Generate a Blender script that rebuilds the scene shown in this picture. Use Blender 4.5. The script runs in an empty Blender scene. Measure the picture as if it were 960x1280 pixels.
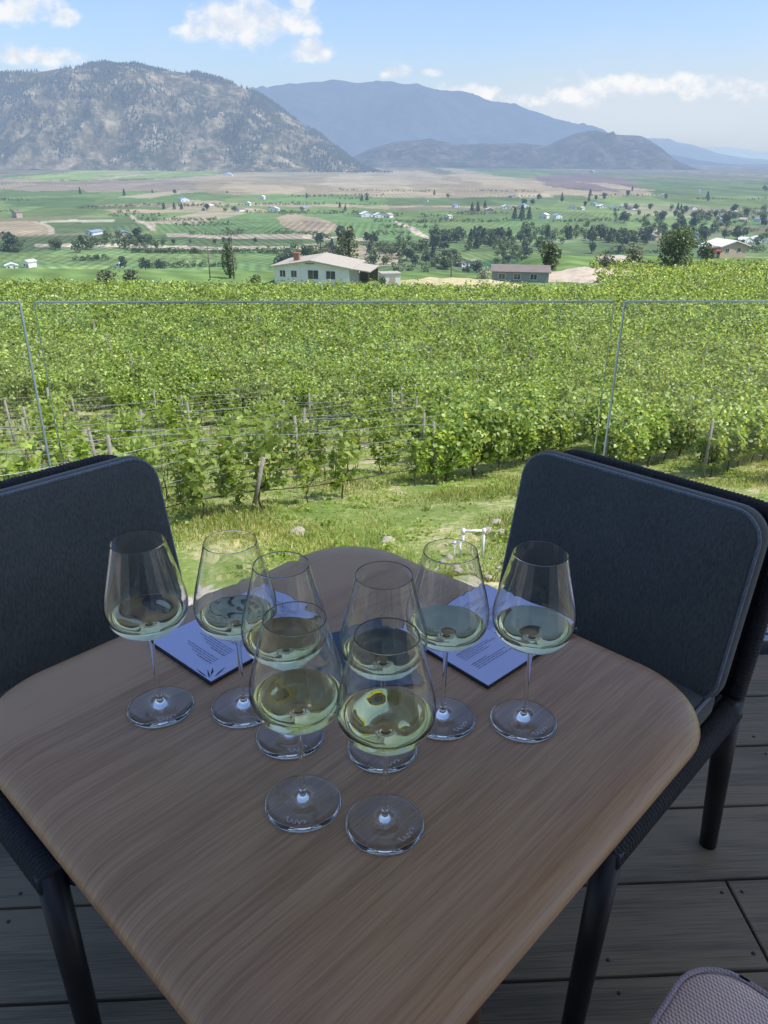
import bpy, bmesh, math, random
import numpy as np
from mathutils import Vector, Matrix, noise as mn

random.seed(7); rng = np.random.default_rng(7)
scene = bpy.context.scene
COL = scene.collection
R = math.radians

# ------------------------------------------------------------------ camera numbers
F, PITCH, CH, ROLL = 965.0, R(24.75), 1.45, R(0.5)
def ray(x, y):
    dx, dy = (x - 480) / F, -(y - 640) / F
    c, s = math.cos(ROLL), math.sin(ROLL)
    dx, dy = dx * c - dy * s, dx * s + dy * c
    return Vector((dx, math.cos(PITCH) + dy * math.sin(PITCH), -math.sin(PITCH) + dy * math.cos(PITCH)))
def at(x, y, z):
    r = ray(x, y); t = (z - CH) / r.z
    return Vector((r.x * t, r.y * t, z))
def at_y(x, Y):
    """world x of picture column x at the distance Y, near the horizon"""
    r = ray(x, 340); return r.x / r.y * Y

# ------------------------------------------------------------------ tagging and linking
def tag(o, label=None, cat=None, group=None, kind=None):
    if label: o['label'] = label
    if cat: o['category'] = cat
    if group: o['group'] = group
    if kind: o['kind'] = kind
    return o
def empty(name, loc=(0, 0, 0), rz=0.0, label=None, cat=None, group=None, sc=1.0):
    o = bpy.data.objects.new(name, None); COL.objects.link(o)
    o.location = loc; o.rotation_euler = (0, 0, rz); o.scale = (sc,) * 3
    o.empty_display_size = 0.1
    return tag(o, label, cat, group)
def link(name, me, mat=None, parent=None, loc=None, rot=None):
    o = bpy.data.objects.new(name, me); COL.objects.link(o)
    if mat is not None and not me.materials: me.materials.append(mat)
    if parent is not None: o.parent = parent
    if loc is not None: o.location = loc
    if rot is not None: o.rotation_euler = rot
    return o
def copy_tree(o, parent=None):
    c = o.copy(); COL.objects.link(c); c.parent = parent
    for ch in list(o.children): copy_tree(ch, c)
    return c
def fast_mesh(name, V, Fc, smooth=False):
    """V (n,3) float, Fc (m,k) int: all faces with k corners"""
    V = np.asarray(V, dtype=np.float32); Fc = np.asarray(Fc, dtype=np.int32)
    me = bpy.data.meshes.new(name); m, k = Fc.shape
    me.vertices.add(len(V)); me.vertices.foreach_set('co', V.ravel())
    me.loops.add(m * k); me.loops.foreach_set('vertex_index', Fc.ravel())
    me.polygons.add(m)
    me.polygons.foreach_set('loop_start', np.arange(0, m * k, k, dtype=np.int32))
    me.polygons.foreach_set('loop_total', np.full(m, k, dtype=np.int32))
    if smooth: me.polygons.foreach_set('use_smooth', np.ones(m, dtype=bool))
    me.update(calc_edges=True); me.validate()
    return me

class MB:
    """collects simple solids into one mesh"""
    def __init__(s): s.v = []; s.f = []; s.m = []; s.cur = 0; s.sm = []
    def add(s, vs, fs, smooth=False):
        b = len(s.v); s.v += [tuple(v) for v in vs]
        for f in fs: s.f.append(tuple(b + i for i in f)); s.m.append(s.cur); s.sm.append(smooth)
    def box(s, lo, hi, M=None):
        x0, y0, z0 = lo; x1, y1, z1 = hi
        vs = [Vector(p) for p in ((x0,y0,z0),(x1,y0,z0),(x1,y1,z0),(x0,y1,z0),(x0,y0,z1),(x1,y0,z1),(x1,y1,z1),(x0,y1,z1))]
        if M is not None: vs = [M @ v for v in vs]
        s.add(vs, [(0,3,2,1),(4,5,6,7),(0,1,5,4),(1,2,6,5),(2,3,7,6),(3,0,4,7)])
    def tube(s, pts, rad, n=12, cap=True, squash=None):
        pts = [Vector(p) for p in pts]
        if not hasattr(rad, '__len__'): rad = [rad] * len(pts)
        up = Vector((0, 0, 1)); vs = []
        prev = None
        for i, p in enumerate(pts):
            d = (pts[min(i + 1, len(pts) - 1)] - pts[max(i - 1, 0)]).normalized()
            if prev is None:
                a = up if abs(d.z) < 0.9 else Vector((1, 0, 0))
                u = d.cross(a).normalized()
            else:
                u = (prev - d * prev.dot(d)).normalized()
            prev = u; w = d.cross(u)
            for k in range(n):
                t = 2 * math.pi * k / n
                vs.append(p + (u * math.cos(t) + w * math.sin(t) * (squash or 1)) * rad[i])
        fs = []
        for i in range(len(pts) - 1):
            for k in range(n):
                a, b = i * n + k, i * n + (k + 1) % n
                fs.append((a, b, b + n, a + n))
        if cap: fs += [tuple(range(n))[::-1], tuple(range((len(pts) - 1) * n, len(pts) * n))]
        s.add(vs, fs, True)
    def lathe(s, prof, n=32, close=False):
        vs = []
        for r, z in prof:
            for k in range(n):
                t = 2 * math.pi * k / n; vs.append((r * math.cos(t), r * math.sin(t), z))
        fs = []
        m = len(prof)
        for i in range(m if close else m - 1):
            j = (i + 1) % m
            for k in range(n):
                a, b = i * n + k, i * n + (k + 1) % n
                c, d = j * n + (k + 1) % n, j * n + k
                fs.append((a, b, c, d))
        s.add(vs, fs, True)
    def poly(s, pts): s.add(pts, [tuple(range(len(pts)))])
    def mesh(s, name):
        me = bpy.data.meshes.new(name); me.from_pydata(s.v, [], s.f)
        me.polygons.foreach_set('use_smooth', s.sm)
        bm = bmesh.new(); bm.from_mesh(me)
        bmesh.ops.remove_doubles(bm, verts=bm.verts, dist=1e-6)
        bmesh.ops.recalc_face_normals(bm, faces=bm.faces)
        bm.to_mesh(me); bm.free(); me.update(); return me
    def build(s, name, mat, parent=None, bevel=0, loc=None, rot=None, sharp=None):
        o = link(name, s.mesh(name), mat, parent, loc, rot)
        if bevel:
            b = o.modifiers.new('bevel', 'BEVEL'); b.width = bevel; b.segments = 2; b.limit_method = 'ANGLE'
        if sharp: smooth_by_angle(o.data, sharp)
        return o
def smooth_by_angle(me, ang):
    bm = bmesh.new(); bm.from_mesh(me)
    for e in bm.edges:
        if len(e.link_faces) == 2 and e.calc_face_angle(0) > ang: e.smooth = False
    bm.to_mesh(me); bm.free()

def rrect(w, d, r, seg=8):
    r = max(min(r, w / 2 - 1e-4, d / 2 - 1e-4), 1e-4)
    out = []
    for cx, cy, a0 in ((w/2-r, d/2-r, 0), (-w/2+r, d/2-r, 90), (-w/2+r, -d/2+r, 180), (w/2-r, -d/2+r, 270)):
        for k in range(seg + 1):
            a = R(a0 + 90 * k / seg); out.append((cx + r * math.cos(a), cy + r * math.sin(a)))
    return out
def slab(mb, w, d, rc, prof, seg=8, fn=None, caps=True):
    """stack of inset rounded rectangles: prof = [(inset, z), ...] bottom to top"""
    rings = []
    for ins, z in prof:
        rings.append([(x, y, z) for x, y in rrect(w - 2 * ins, d - 2 * ins, rc - ins * 0.6, seg)])
    n = len(rings[0]); vs = [p for r in rings for p in r]; fs = []
    for i in range(len(rings) - 1):
        for k in range(n):
            a, b = i * n + k, i * n + (k + 1) % n
            fs.append((a, b, b + n, a + n))
    if caps: fs += [tuple(range(n))[::-1], tuple(range((len(rings) - 1) * n, len(rings) * n))]
    if fn: vs = [fn(Vector(v)) for v in vs]
    mb.add(vs, fs, True)

# ------------------------------------------------------------------ materials
def nt(mat): return mat.node_tree.nodes, mat.node_tree.links
def new_mat(name):
    m = bpy.data.materials.new(name); m.use_nodes = True
    m.node_tree.nodes.clear(); return m
def N(nodes, t, **kw):
    n = nodes.new(t)
    for k, v in kw.items():
        if k.startswith('i_'):
            key = k[2:]; key = int(key) if key.isdigit() else key.replace('_', ' ')
            n.inputs[key].default_value = v
        else: setattr(n, k, v)
    return n
def ramp(nodes, stops):
    r = nodes.new('ShaderNodeValToRGB'); cr = r.color_ramp
    while len(cr.elements) < len(stops): cr.elements.new(0.5)
    for e, (p, c) in zip(cr.elements, stops): e.position = p; e.color = (*c, 1) if len(c) == 3 else c
    return r
def c4(c): return (*c, 1)
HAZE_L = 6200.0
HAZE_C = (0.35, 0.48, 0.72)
def paint_haze(m, shader):
    """haze painted into the surface as emission: its share grows with the distance from the terrace"""
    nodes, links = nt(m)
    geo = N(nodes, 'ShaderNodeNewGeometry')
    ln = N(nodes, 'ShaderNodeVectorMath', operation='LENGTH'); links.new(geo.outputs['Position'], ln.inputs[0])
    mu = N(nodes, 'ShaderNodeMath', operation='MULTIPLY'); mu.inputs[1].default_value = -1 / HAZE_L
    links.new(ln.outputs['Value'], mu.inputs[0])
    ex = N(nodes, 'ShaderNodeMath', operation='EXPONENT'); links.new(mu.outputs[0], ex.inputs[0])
    em = N(nodes, 'ShaderNodeEmission'); em.inputs['Color'].default_value = c4(HAZE_C)  # the surface itself glows in place of airlight
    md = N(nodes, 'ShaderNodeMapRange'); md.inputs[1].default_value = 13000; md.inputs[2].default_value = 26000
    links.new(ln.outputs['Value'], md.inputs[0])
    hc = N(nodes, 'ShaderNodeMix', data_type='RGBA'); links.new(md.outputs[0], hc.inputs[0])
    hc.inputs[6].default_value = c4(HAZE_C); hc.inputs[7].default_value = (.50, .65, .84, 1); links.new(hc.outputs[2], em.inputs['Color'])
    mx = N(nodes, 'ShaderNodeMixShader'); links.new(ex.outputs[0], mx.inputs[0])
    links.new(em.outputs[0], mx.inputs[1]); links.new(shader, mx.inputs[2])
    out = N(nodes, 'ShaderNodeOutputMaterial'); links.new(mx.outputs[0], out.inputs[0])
def plain(name, col, rough=0.6, metal=0.0, var=0.15, scale=8.0, bump=0.0, bscale=60.0, haze=False, spec=0.5, coords='Object'):
    m = new_mat(name); nodes, links = nt(m)
    tc = N(nodes, 'ShaderNodeTexCoord')
    no = N(nodes, 'ShaderNodeTexNoise', i_Scale=scale, i_Detail=5.0, i_Roughness=0.6)
    links.new(tc.outputs[coords], no.inputs['Vector'])
    lo = tuple(c * (1 - var) for c in col); hi = tuple(min(1, c * (1 + var)) for c in col)
    rp = ramp(nodes, [(0.3, lo), (0.7, hi)]); links.new(no.outputs['Fac'], rp.inputs[0])
    b = N(nodes, 'ShaderNodeBsdfPrincipled'); b.inputs['Roughness'].default_value = rough
    b.inputs['Metallic'].default_value = metal; b.inputs['Specular IOR Level'].default_value = spec
    links.new(rp.outputs[0], b.inputs['Base Color'])
    if bump:
        n2 = N(nodes, 'ShaderNodeTexNoise', i_Scale=bscale, i_Detail=4.0)
        links.new(tc.outputs[coords], n2.inputs['Vector'])
        bp = N(nodes, 'ShaderNodeBump', i_Strength=bump, i_Distance=0.01)
        links.new(n2.outputs['Fac'], bp.inputs['Height']); links.new(bp.outputs[0], b.inputs['Normal'])
    if haze: paint_haze(m, b.outputs[0])
    else:
        o = N(nodes, 'ShaderNodeOutputMaterial'); links.new(b.outputs[0], o.inputs[0])
    return m
def leafy(name, cols, trans=0.35, haze=True, rough=0.5):
    m = new_mat(name); nodes, links = nt(m)
    geo = N(nodes, 'ShaderNodeNewGeometry')
    rp = ramp(nodes, [(i / (len(cols) - 1), c) for i, c in enumerate(cols)])
    links.new(geo.outputs['Random Per Island'], rp.inputs[0])
    no = N(nodes, 'ShaderNodeTexNoise', i_Scale=0.35, i_Detail=3.0)
    links.new(geo.outputs['Position'], no.inputs['Vector'])
    mr = N(nodes, 'ShaderNodeMapRange'); mr.inputs[1].default_value = .3; mr.inputs[2].default_value = .7
    mr.inputs[3].default_value = .66; mr.inputs[4].default_value = 1.36
    links.new(no.outputs['Fac'], mr.inputs[0])
    mul = N(nodes, 'ShaderNodeVectorMath', operation='SCALE')
    links.new(rp.outputs[0], mul.inputs[0]); links.new(mr.outputs[0], mul.inputs['Scale'])
    b = N(nodes, 'ShaderNodeBsdfPrincipled'); b.inputs['Roughness'].default_value = rough
    b.inputs['Specular IOR Level'].default_value = 0.5
    links.new(mul.outputs[0], b.inputs['Base Color'])
    t = N(nodes, 'ShaderNodeBsdfTranslucent')
    yel = N(nodes, 'ShaderNodeVectorMath', operation='MULTIPLY'); yel.inputs[1].default_value = (1.9, 1.55, 0.7)
    links.new(mul.outputs[0], yel.inputs[0]); links.new(yel.outputs[0], t.inputs['Color'])
    mx = N(nodes, 'ShaderNodeMixShader', i_0=trans)
    links.new(b.outputs[0], mx.inputs[1]); links.new(t.outputs[0], mx.inputs[2])
    if haze: paint_haze(m, mx.outputs[0])
    else:
        o = N(nodes, 'ShaderNodeOutputMaterial'); links.new(mx.outputs[0], o.inputs[0])
    return m
def wood(name, cols, direction=0.0, scale=1.0, rough=0.45, coat=0.0, planks=0.0, bump=0.15, spec=0.5):
    """grain along local X turned by direction"""
    m = new_mat(name); nodes, links = nt(m)
    tc = N(nodes, 'ShaderNodeTexCoord')
    mp = N(nodes, 'ShaderNodeMapping'); mp.inputs['Rotation'].default_value = (0, 0, direction)
    mp.inputs['Scale'].default_value = (0.9 * scale, 26 * scale, .4 * scale)
    links.new(tc.outputs['Object'], mp.inputs[0])
    n1 = N(nodes, 'ShaderNodeTexNoise', i_Scale=1.6, i_Detail=8.0, i_Roughness=0.62, i_Distortion=0.5)
    links.new(mp.outputs[0], n1.inputs['Vector'])
    mp2 = N(nodes, 'ShaderNodeMapping'); mp2.inputs['Rotation'].default_value = (0, 0, direction)
    mp2.inputs['Scale'].default_value = (9 * scale, 330 * scale, 4 * scale)
    links.new(tc.outputs['Object'], mp2.inputs[0])
    n2 = N(nodes, 'ShaderNodeTexNoise', i_Scale=1.5, i_Detail=3.0); links.new(mp2.outputs[0], n2.inputs['Vector'])
    mp3 = N(nodes, 'ShaderNodeMapping'); mp3.inputs['Rotation'].default_value = (0, 0, direction)
    mp3.inputs['Scale'].default_value = (0.5, 5.0, 5.0)
    links.new(tc.outputs['Object'], mp3.inputs[0])
    n3 = N(nodes, 'ShaderNodeTexNoise', i_Scale=1.2, i_Detail=1.0); links.new(mp3.outputs[0], n3.inputs['Vector'])
    a = N(nodes, 'ShaderNodeMath', operation='MULTIPLY_ADD'); a.inputs[1].default_value = 0.5
    links.new(n2.outputs['Fac'], a.inputs[0])
    s = N(nodes, 'ShaderNodeMath', operation='MULTIPLY'); s.inputs[1].default_value = 0.45
    links.new(n1.outputs['Fac'], s.inputs[0]); links.new(s.outputs[0], a.inputs[2])
    a2 = N(nodes, 'ShaderNodeMath', operation='MULTIPLY_ADD'); a2.inputs[1].default_value = 0.35
    links.new(n3.outputs['Fac'], a2.inputs[0]); links.new(a.outputs[0], a2.inputs[2])
    fac = a2.outputs[0]
    if planks:
        sep = N(nodes, 'ShaderNodeSeparateXYZ')
        mp4 = N(nodes, 'ShaderNodeMapping'); mp4.inputs['Rotation'].default_value = (0, 0, direction)
        links.new(tc.outputs['Object'], mp4.inputs[0]); links.new(mp4.outputs[0], sep.inputs[0])
        dv = N(nodes, 'ShaderNodeMath', operation='DIVIDE'); dv.inputs[1].default_value = planks
        links.new(sep.outputs['Y'], dv.inputs[0])
        fl = N(nodes, 'ShaderNodeMath', operation='FLOOR'); links.new(dv.outputs[0], fl.inputs[0])
        wn = N(nodes, 'ShaderNodeTexWhiteNoise', noise_dimensions='1D'); links.new(fl.outputs[0], wn.inputs['W'])
        a3 = N(nodes, 'ShaderNodeMath', operation='MULTIPLY_ADD'); a3.inputs[1].default_value = 0.16
        links.new(wn.outputs['Value'], a3.inputs[0]); links.new(fac, a3.inputs[2]); fac = a3.outputs[0]
    rp = ramp(nodes, [(0.42 + 0.3 * i / (len(cols) - 1) + (0.06 if planks else 0), c) for i, c in enumerate(cols)])
    links.new(fac, rp.inputs[0])
    b = N(nodes, 'ShaderNodeBsdfPrincipled'); links.new(rp.outputs[0], b.inputs['Base Color'])
    b.inputs['Specular IOR Level'].default_value = spec
    rr = N(nodes, 'ShaderNodeMapRange'); rr.inputs[3].default_value = rough - .06; rr.inputs[4].default_value = rough + .1
    links.new(n1.outputs['Fac'], rr.inputs[0]); links.new(rr.outputs[0], b.inputs['Roughness'])
    b.inputs['Coat Weight'].default_value = coat; b.inputs['Coat Roughness'].default_value = 0.35
    bp = N(nodes, 'ShaderNodeBump', i_Strength=bump, i_Distance=0.002)
    links.new(n2.outputs['Fac'], bp.inputs['Height']); links.new(bp.outputs[0], b.inputs['Normal'])
    o = N(nodes, 'ShaderNodeOutputMaterial'); links.new(b.outputs[0], o.inputs[0])
    return m
def fabric(name, dark, light, weave=420.0, mix=0.5, sheen=0.3):
    m = new_mat(name); nodes, links = nt(m)
    tc = N(nodes, 'ShaderNodeTexCoord')
    sep = N(nodes, 'ShaderNodeSeparateXYZ'); links.new(tc.outputs['Object'], sep.inputs[0])
    def wave(a, b_, sa, sb):
        s1 = N(nodes, 'ShaderNodeMath', operation='MULTIPLY'); s1.inputs[1].default_value = sa * weave; links.new(sep.outputs[a], s1.inputs[0])
        s2 = N(nodes, 'ShaderNodeMath', operation='MULTIPLY_ADD'); s2.inputs[1].default_value = sb * weave
        links.new(sep.outputs[b_], s2.inputs[0]); links.new(s1.outputs[0], s2.inputs[2])
        sn = N(nodes, 'ShaderNodeMath', operation='SINE'); links.new(s2.outputs[0], sn.inputs[0]); return sn.outputs[0]
    w1 = wave('X', 'Z', 2, 1.4); w2 = wave('Y', 'X', 2, -1.3)
    pr = N(nodes, 'ShaderNodeMath', operation='MULTIPLY_ADD'); pr.inputs[1].default_value = 1.0
    links.new(w1, pr.inputs[0]); links.new(w2, pr.inputs[2])
    no = N(nodes, 'ShaderNodeTexNoise', i_Scale=300.0, i_Detail=3.0)
    mp = N(nodes, 'ShaderNodeMapping'); mp.inputs['Scale'].default_value = (1, 1, 0.22); links.new(tc.outputs['Object'], mp.inputs[0])
    links.new(mp.outputs[0], no.inputs['Vector'])
    nb = N(nodes, 'ShaderNodeTexNoise', i_Scale=9.0, i_Detail=4.0); links.new(tc.outputs['Object'], nb.inputs['Vector'])
    mr = N(nodes, 'ShaderNodeMapRange'); mr.inputs[1].default_value = -2; mr.inputs[2].default_value = 2
    mr.inputs[3].default_value = 0.5 - mix * .5; mr.inputs[4].default_value = 0.5 + mix * .5
    links.new(pr.outputs[0], mr.inputs[0])
    ad = N(nodes, 'ShaderNodeMath', operation='MULTIPLY_ADD'); ad.inputs[1].default_value = 0.6
    links.new(no.outputs['Fac'], ad.inputs[0])
    sb = N(nodes, 'ShaderNodeMath', operation='SUBTRACT'); sb.inputs[1].default_value = 0.30; links.new(mr.outputs[0], sb.inputs[0])
    links.new(sb.outputs[0], ad.inputs[2])
    a2 = N(nodes, 'ShaderNodeMath', operation='MULTIPLY_ADD'); a2.inputs[1].default_value = 0.14
    links.new(nb.outputs['Fac'], a2.inputs[0]); 
    s3 = N(nodes, 'ShaderNodeMath', operation='SUBTRACT'); s3.inputs[1].default_value = 0.07; links.new(ad.outputs[0], s3.inputs[0]); links.new(s3.outputs[0], a2.inputs[2])
    rp = ramp(nodes, [(0.25, dark), (0.75, light)]); links.new(a2.outputs[0], rp.inputs[0])
    b = N(nodes, 'ShaderNodeBsdfPrincipled'); b.inputs['Roughness'].default_value = 0.9
    b.inputs['Specular IOR Level'].default_value = 0.2
    b.inputs['Sheen Weight'].default_value = sheen; b.inputs['Sheen Roughness'].default_value = 0.5
    links.new(rp.outputs[0], b.inputs['Base Color'])
    nw = N(nodes, 'ShaderNodeTexNoise', i_Scale=5.0, i_Detail=2.0); links.new(tc.outputs['Object'], nw.inputs['Vector'])
    bp0 = N(nodes, 'ShaderNodeBump', i_Strength=0.5, i_Distance=0.02); links.new(nw.outputs['Fac'], bp0.inputs['Height'])
    bp = N(nodes, 'ShaderNodeBump', i_Strength=0.4, i_Distance=0.001)
    links.new(ad.outputs[0], bp.inputs['Height']); links.new(bp0.outputs[0], bp.inputs['Normal']); links.new(bp.outputs[0], b.inputs['Normal'])
    o = N(nodes, 'ShaderNodeOutputMaterial'); links.new(b.outputs[0], o.inputs[0])
    return m
def glass(name, tint=(1, 1, 1), ior=1.5, absorb=None, dens=0.0, rough=0.0):
    m = new_mat(name); nodes, links = nt(m)
    g = N(nodes, 'ShaderNodeBsdfGlass', i_IOR=ior, i_Roughness=rough); g.inputs['Color'].default_value = c4(tint)
    o = N(nodes, 'ShaderNodeOutputMaterial'); links.new(g.outputs[0], o.inputs[0])
    if absorb:
        v = N(nodes, 'ShaderNodeVolumeAbsorption'); v.inputs['Color'].default_value = c4(absorb); v.inputs['Density'].default_value = dens
        links.new(v.outputs[0], o.inputs['Volume'])
    return m

M = {}
M['table'] = wood('walnut_table', [(.25,.130,.055), (.35,.200,.094), (.455,.283,.143)], direction=0.0, scale=0.8, rough=0.42, coat=0.25, planks=0.12, bump=0.12)
M['leg_wood'] = wood('walnut_leg', [(.10,.05,.03), (.2,.11,.07)], direction=0, scale=1)
M['deck'] = wood('stained_deck', [(.085,.078,.058), (.145,.128,.090), (.25,.21,.14)], direction=0.0, scale=0.55, rough=0.6, planks=0.0, bump=0.3)
M['unseen_soffit'] = wood('unseen_soffit_boards', [(.58,.48,.38), (.7,.6,.5), (.78,.7,.6)], scale=0.4, rough=0.5, planks=0.12)
M['cushion'] = fabric('charcoal_fabric', (.040,.050,.050), (.135,.152,.145), weave=520, mix=.06, sheen=.2)
M['piping'] = fabric('charcoal_piping', (.10,.12,.14), (.24,.28,.32), weave=500, mix=.3, sheen=.6)
M['tweed'] = fabric('rose_grey_tweed', (.52,.36,.30), (.98,.80,.70), weave=620, mix=1.6, sheen=.3)
M['tweed_pipe'] = fabric('rose_grey_piping', (.3,.25,.26), (.6,.52,.53), weave=620, mix=.6, sheen=.3)
M['rope'] = plain('black_rope', (.028,.03,.033), rough=.7, var=.3, scale=200, bump=.5, bscale=400)
M['black_metal'] = plain('black_powder_coat', (.012,.013,.015), rough=.42, var=.1, scale=40)
M['alu'] = plain('grey_aluminium', (.30,.34,.38), rough=.35, metal=.6, var=.06)
M['glass'] = glass('clear_wine_glass', (.995, .998, .995), 1.5)
M['wine'] = glass('white_wine', (1, 1, 1), 1.34, (.995, .975, .55), 8.5)
M['wine_contact'] = glass('wine_against_glass', (1, 1, 1), 1.34 / 1.5, (.995, .975, .55), 8.5)
M['rail_glass'] = glass('railing_glass', (.985, .995, .988), 1.5)
M['etch'] = plain('etched_mark', (.75,.78,.8), rough=.8)
M['glass_edge'] = plain('polished_glass_edge', (.66,.80,.66), rough=.6, var=.3, scale=3, spec=.8)
M['paper'] = plain('menu_paper', (.53,.60,.88), rough=.7, var=.02, scale=4)  # white paper with the blue of the skylight put into its colour
M['ink'] = plain('print_ink', (.13,.14,.22), rough=.8)
M['dark_card'] = plain('black_card', (.012,.014,.022), rough=.6)
M['navy'] = plain('navy_card', (.035,.075,.14), rough=.55, var=.1, bump=.1)
M['pvc'] = plain('white_pvc', (.8,.8,.78), rough=.4, var=.04)
M['rock'] = plain('field_rock', (.42,.37,.31), rough=.9, var=.3, scale=5, bump=.6, bscale=12)
M['post'] = plain('grey_wood_post', (.27,.25,.22), rough=.85, var=.3, scale=14)
M['wire'] = plain('galvanised_wire', (.45,.46,.46), rough=.4, metal=.5)
M['hose'] = plain('black_drip_hose', (.035,.035,.035), rough=.6)
M['bark'] = plain('vine_bark', (.10,.075,.055), rough=.9, var=.4, scale=20, bump=.5)
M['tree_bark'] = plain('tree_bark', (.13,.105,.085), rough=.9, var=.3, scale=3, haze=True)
M['vine'] = leafy('vine_leaves', [(.07,.135,.03), (.18,.28,.05), (.32,.44,.095), (.56,.66,.24)], trans=.42, rough=.42)
M['vine_young'] = leafy('young_vine_leaves', [(.15,.24,.04), (.26,.36,.06), (.40,.50,.12)], trans=.4)
M['tree_green'] = leafy('tree_leaves', [(.06,.095,.035), (.10,.15,.05), (.16,.22,.075)], trans=.2)
M['tree_dark'] = leafy('dark_tree_leaves', [(.04,.07,.036), (.065,.105,.05), (.10,.15,.07)], trans=.12)
M['tree_olive'] = leafy('olive_tree_leaves', [(.09,.11,.06), (.16,.18,.10), (.24,.26,.16)], trans=.2)
M['tree_silver'] = leafy('silver_leaves', [(.20,.25,.18), (.32,.37,.28), (.45,.5,.40)], trans=.2)
M['grass'] = leafy('grass_blades', [(.16,.25,.045), (.26,.35,.08), (.38,.42,.13), (.62,.55,.28)], trans=.3)
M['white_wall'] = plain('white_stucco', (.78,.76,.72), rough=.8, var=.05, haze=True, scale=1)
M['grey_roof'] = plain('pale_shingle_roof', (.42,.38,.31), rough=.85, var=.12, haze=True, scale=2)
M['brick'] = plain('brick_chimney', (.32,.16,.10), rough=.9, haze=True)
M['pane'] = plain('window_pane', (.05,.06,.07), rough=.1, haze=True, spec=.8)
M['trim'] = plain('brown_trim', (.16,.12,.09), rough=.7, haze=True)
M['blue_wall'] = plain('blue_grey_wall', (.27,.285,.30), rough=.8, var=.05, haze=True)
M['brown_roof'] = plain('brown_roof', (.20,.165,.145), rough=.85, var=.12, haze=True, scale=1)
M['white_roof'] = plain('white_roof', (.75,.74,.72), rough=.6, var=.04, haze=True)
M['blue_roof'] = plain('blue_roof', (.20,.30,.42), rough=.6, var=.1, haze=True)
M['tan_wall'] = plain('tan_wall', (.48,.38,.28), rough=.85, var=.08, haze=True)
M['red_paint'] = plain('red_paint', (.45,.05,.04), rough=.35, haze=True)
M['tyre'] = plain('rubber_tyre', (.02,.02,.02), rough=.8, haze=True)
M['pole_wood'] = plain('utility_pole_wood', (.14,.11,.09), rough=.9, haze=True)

# ------------------------------------------------------------------ terrain
TY = [-400, -10, 0, 6, 10, 15, 22, 32, 50, 80, 120, 170, 260]
TZ = [-4.0, -3.9, -3.9, -3.95, -4.05, -5.35, -7.15, -9.1, -11.85, -14.6, -17.4, -18.9, -21.0]
VALLEY = -64.5
def smooth(t): t = np.clip(t, 0, 1); return t * t * (3 - 2 * t)
def crest(x): return 121 + 44 * smooth((np.asarray(x, float) - 31) / 12)
def height(x, y):
    x = np.asarray(x, float); y = np.asarray(y, float)
    base = np.interp(y, TY, TZ)
    # soft blending of the break lines
    base = (base + np.interp(y - 2, TY, TZ) + np.interp(y + 2, TY, TZ)) / 3
    yc = crest(x)
    zc = np.interp(yc, TY, TZ)
    t = smooth((y - yc) / 320)
    near = np.where(y < yc, base, zc - 0.01 * (y - yc))
    z = near * (1 - t) + VALLEY * t
    bumps = 0.10 * np.sin(x * .9 + y * .35) * np.sin(y * .6 - x * .2) + .22 * np.sin(x * .13 + 1) * np.sin(y * .11)
    z = z + bumps * np.clip((y - 7) / 6, 0, 1) * (1 - t)
    return z
def gz(x, y): return float(height(x, y))

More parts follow.
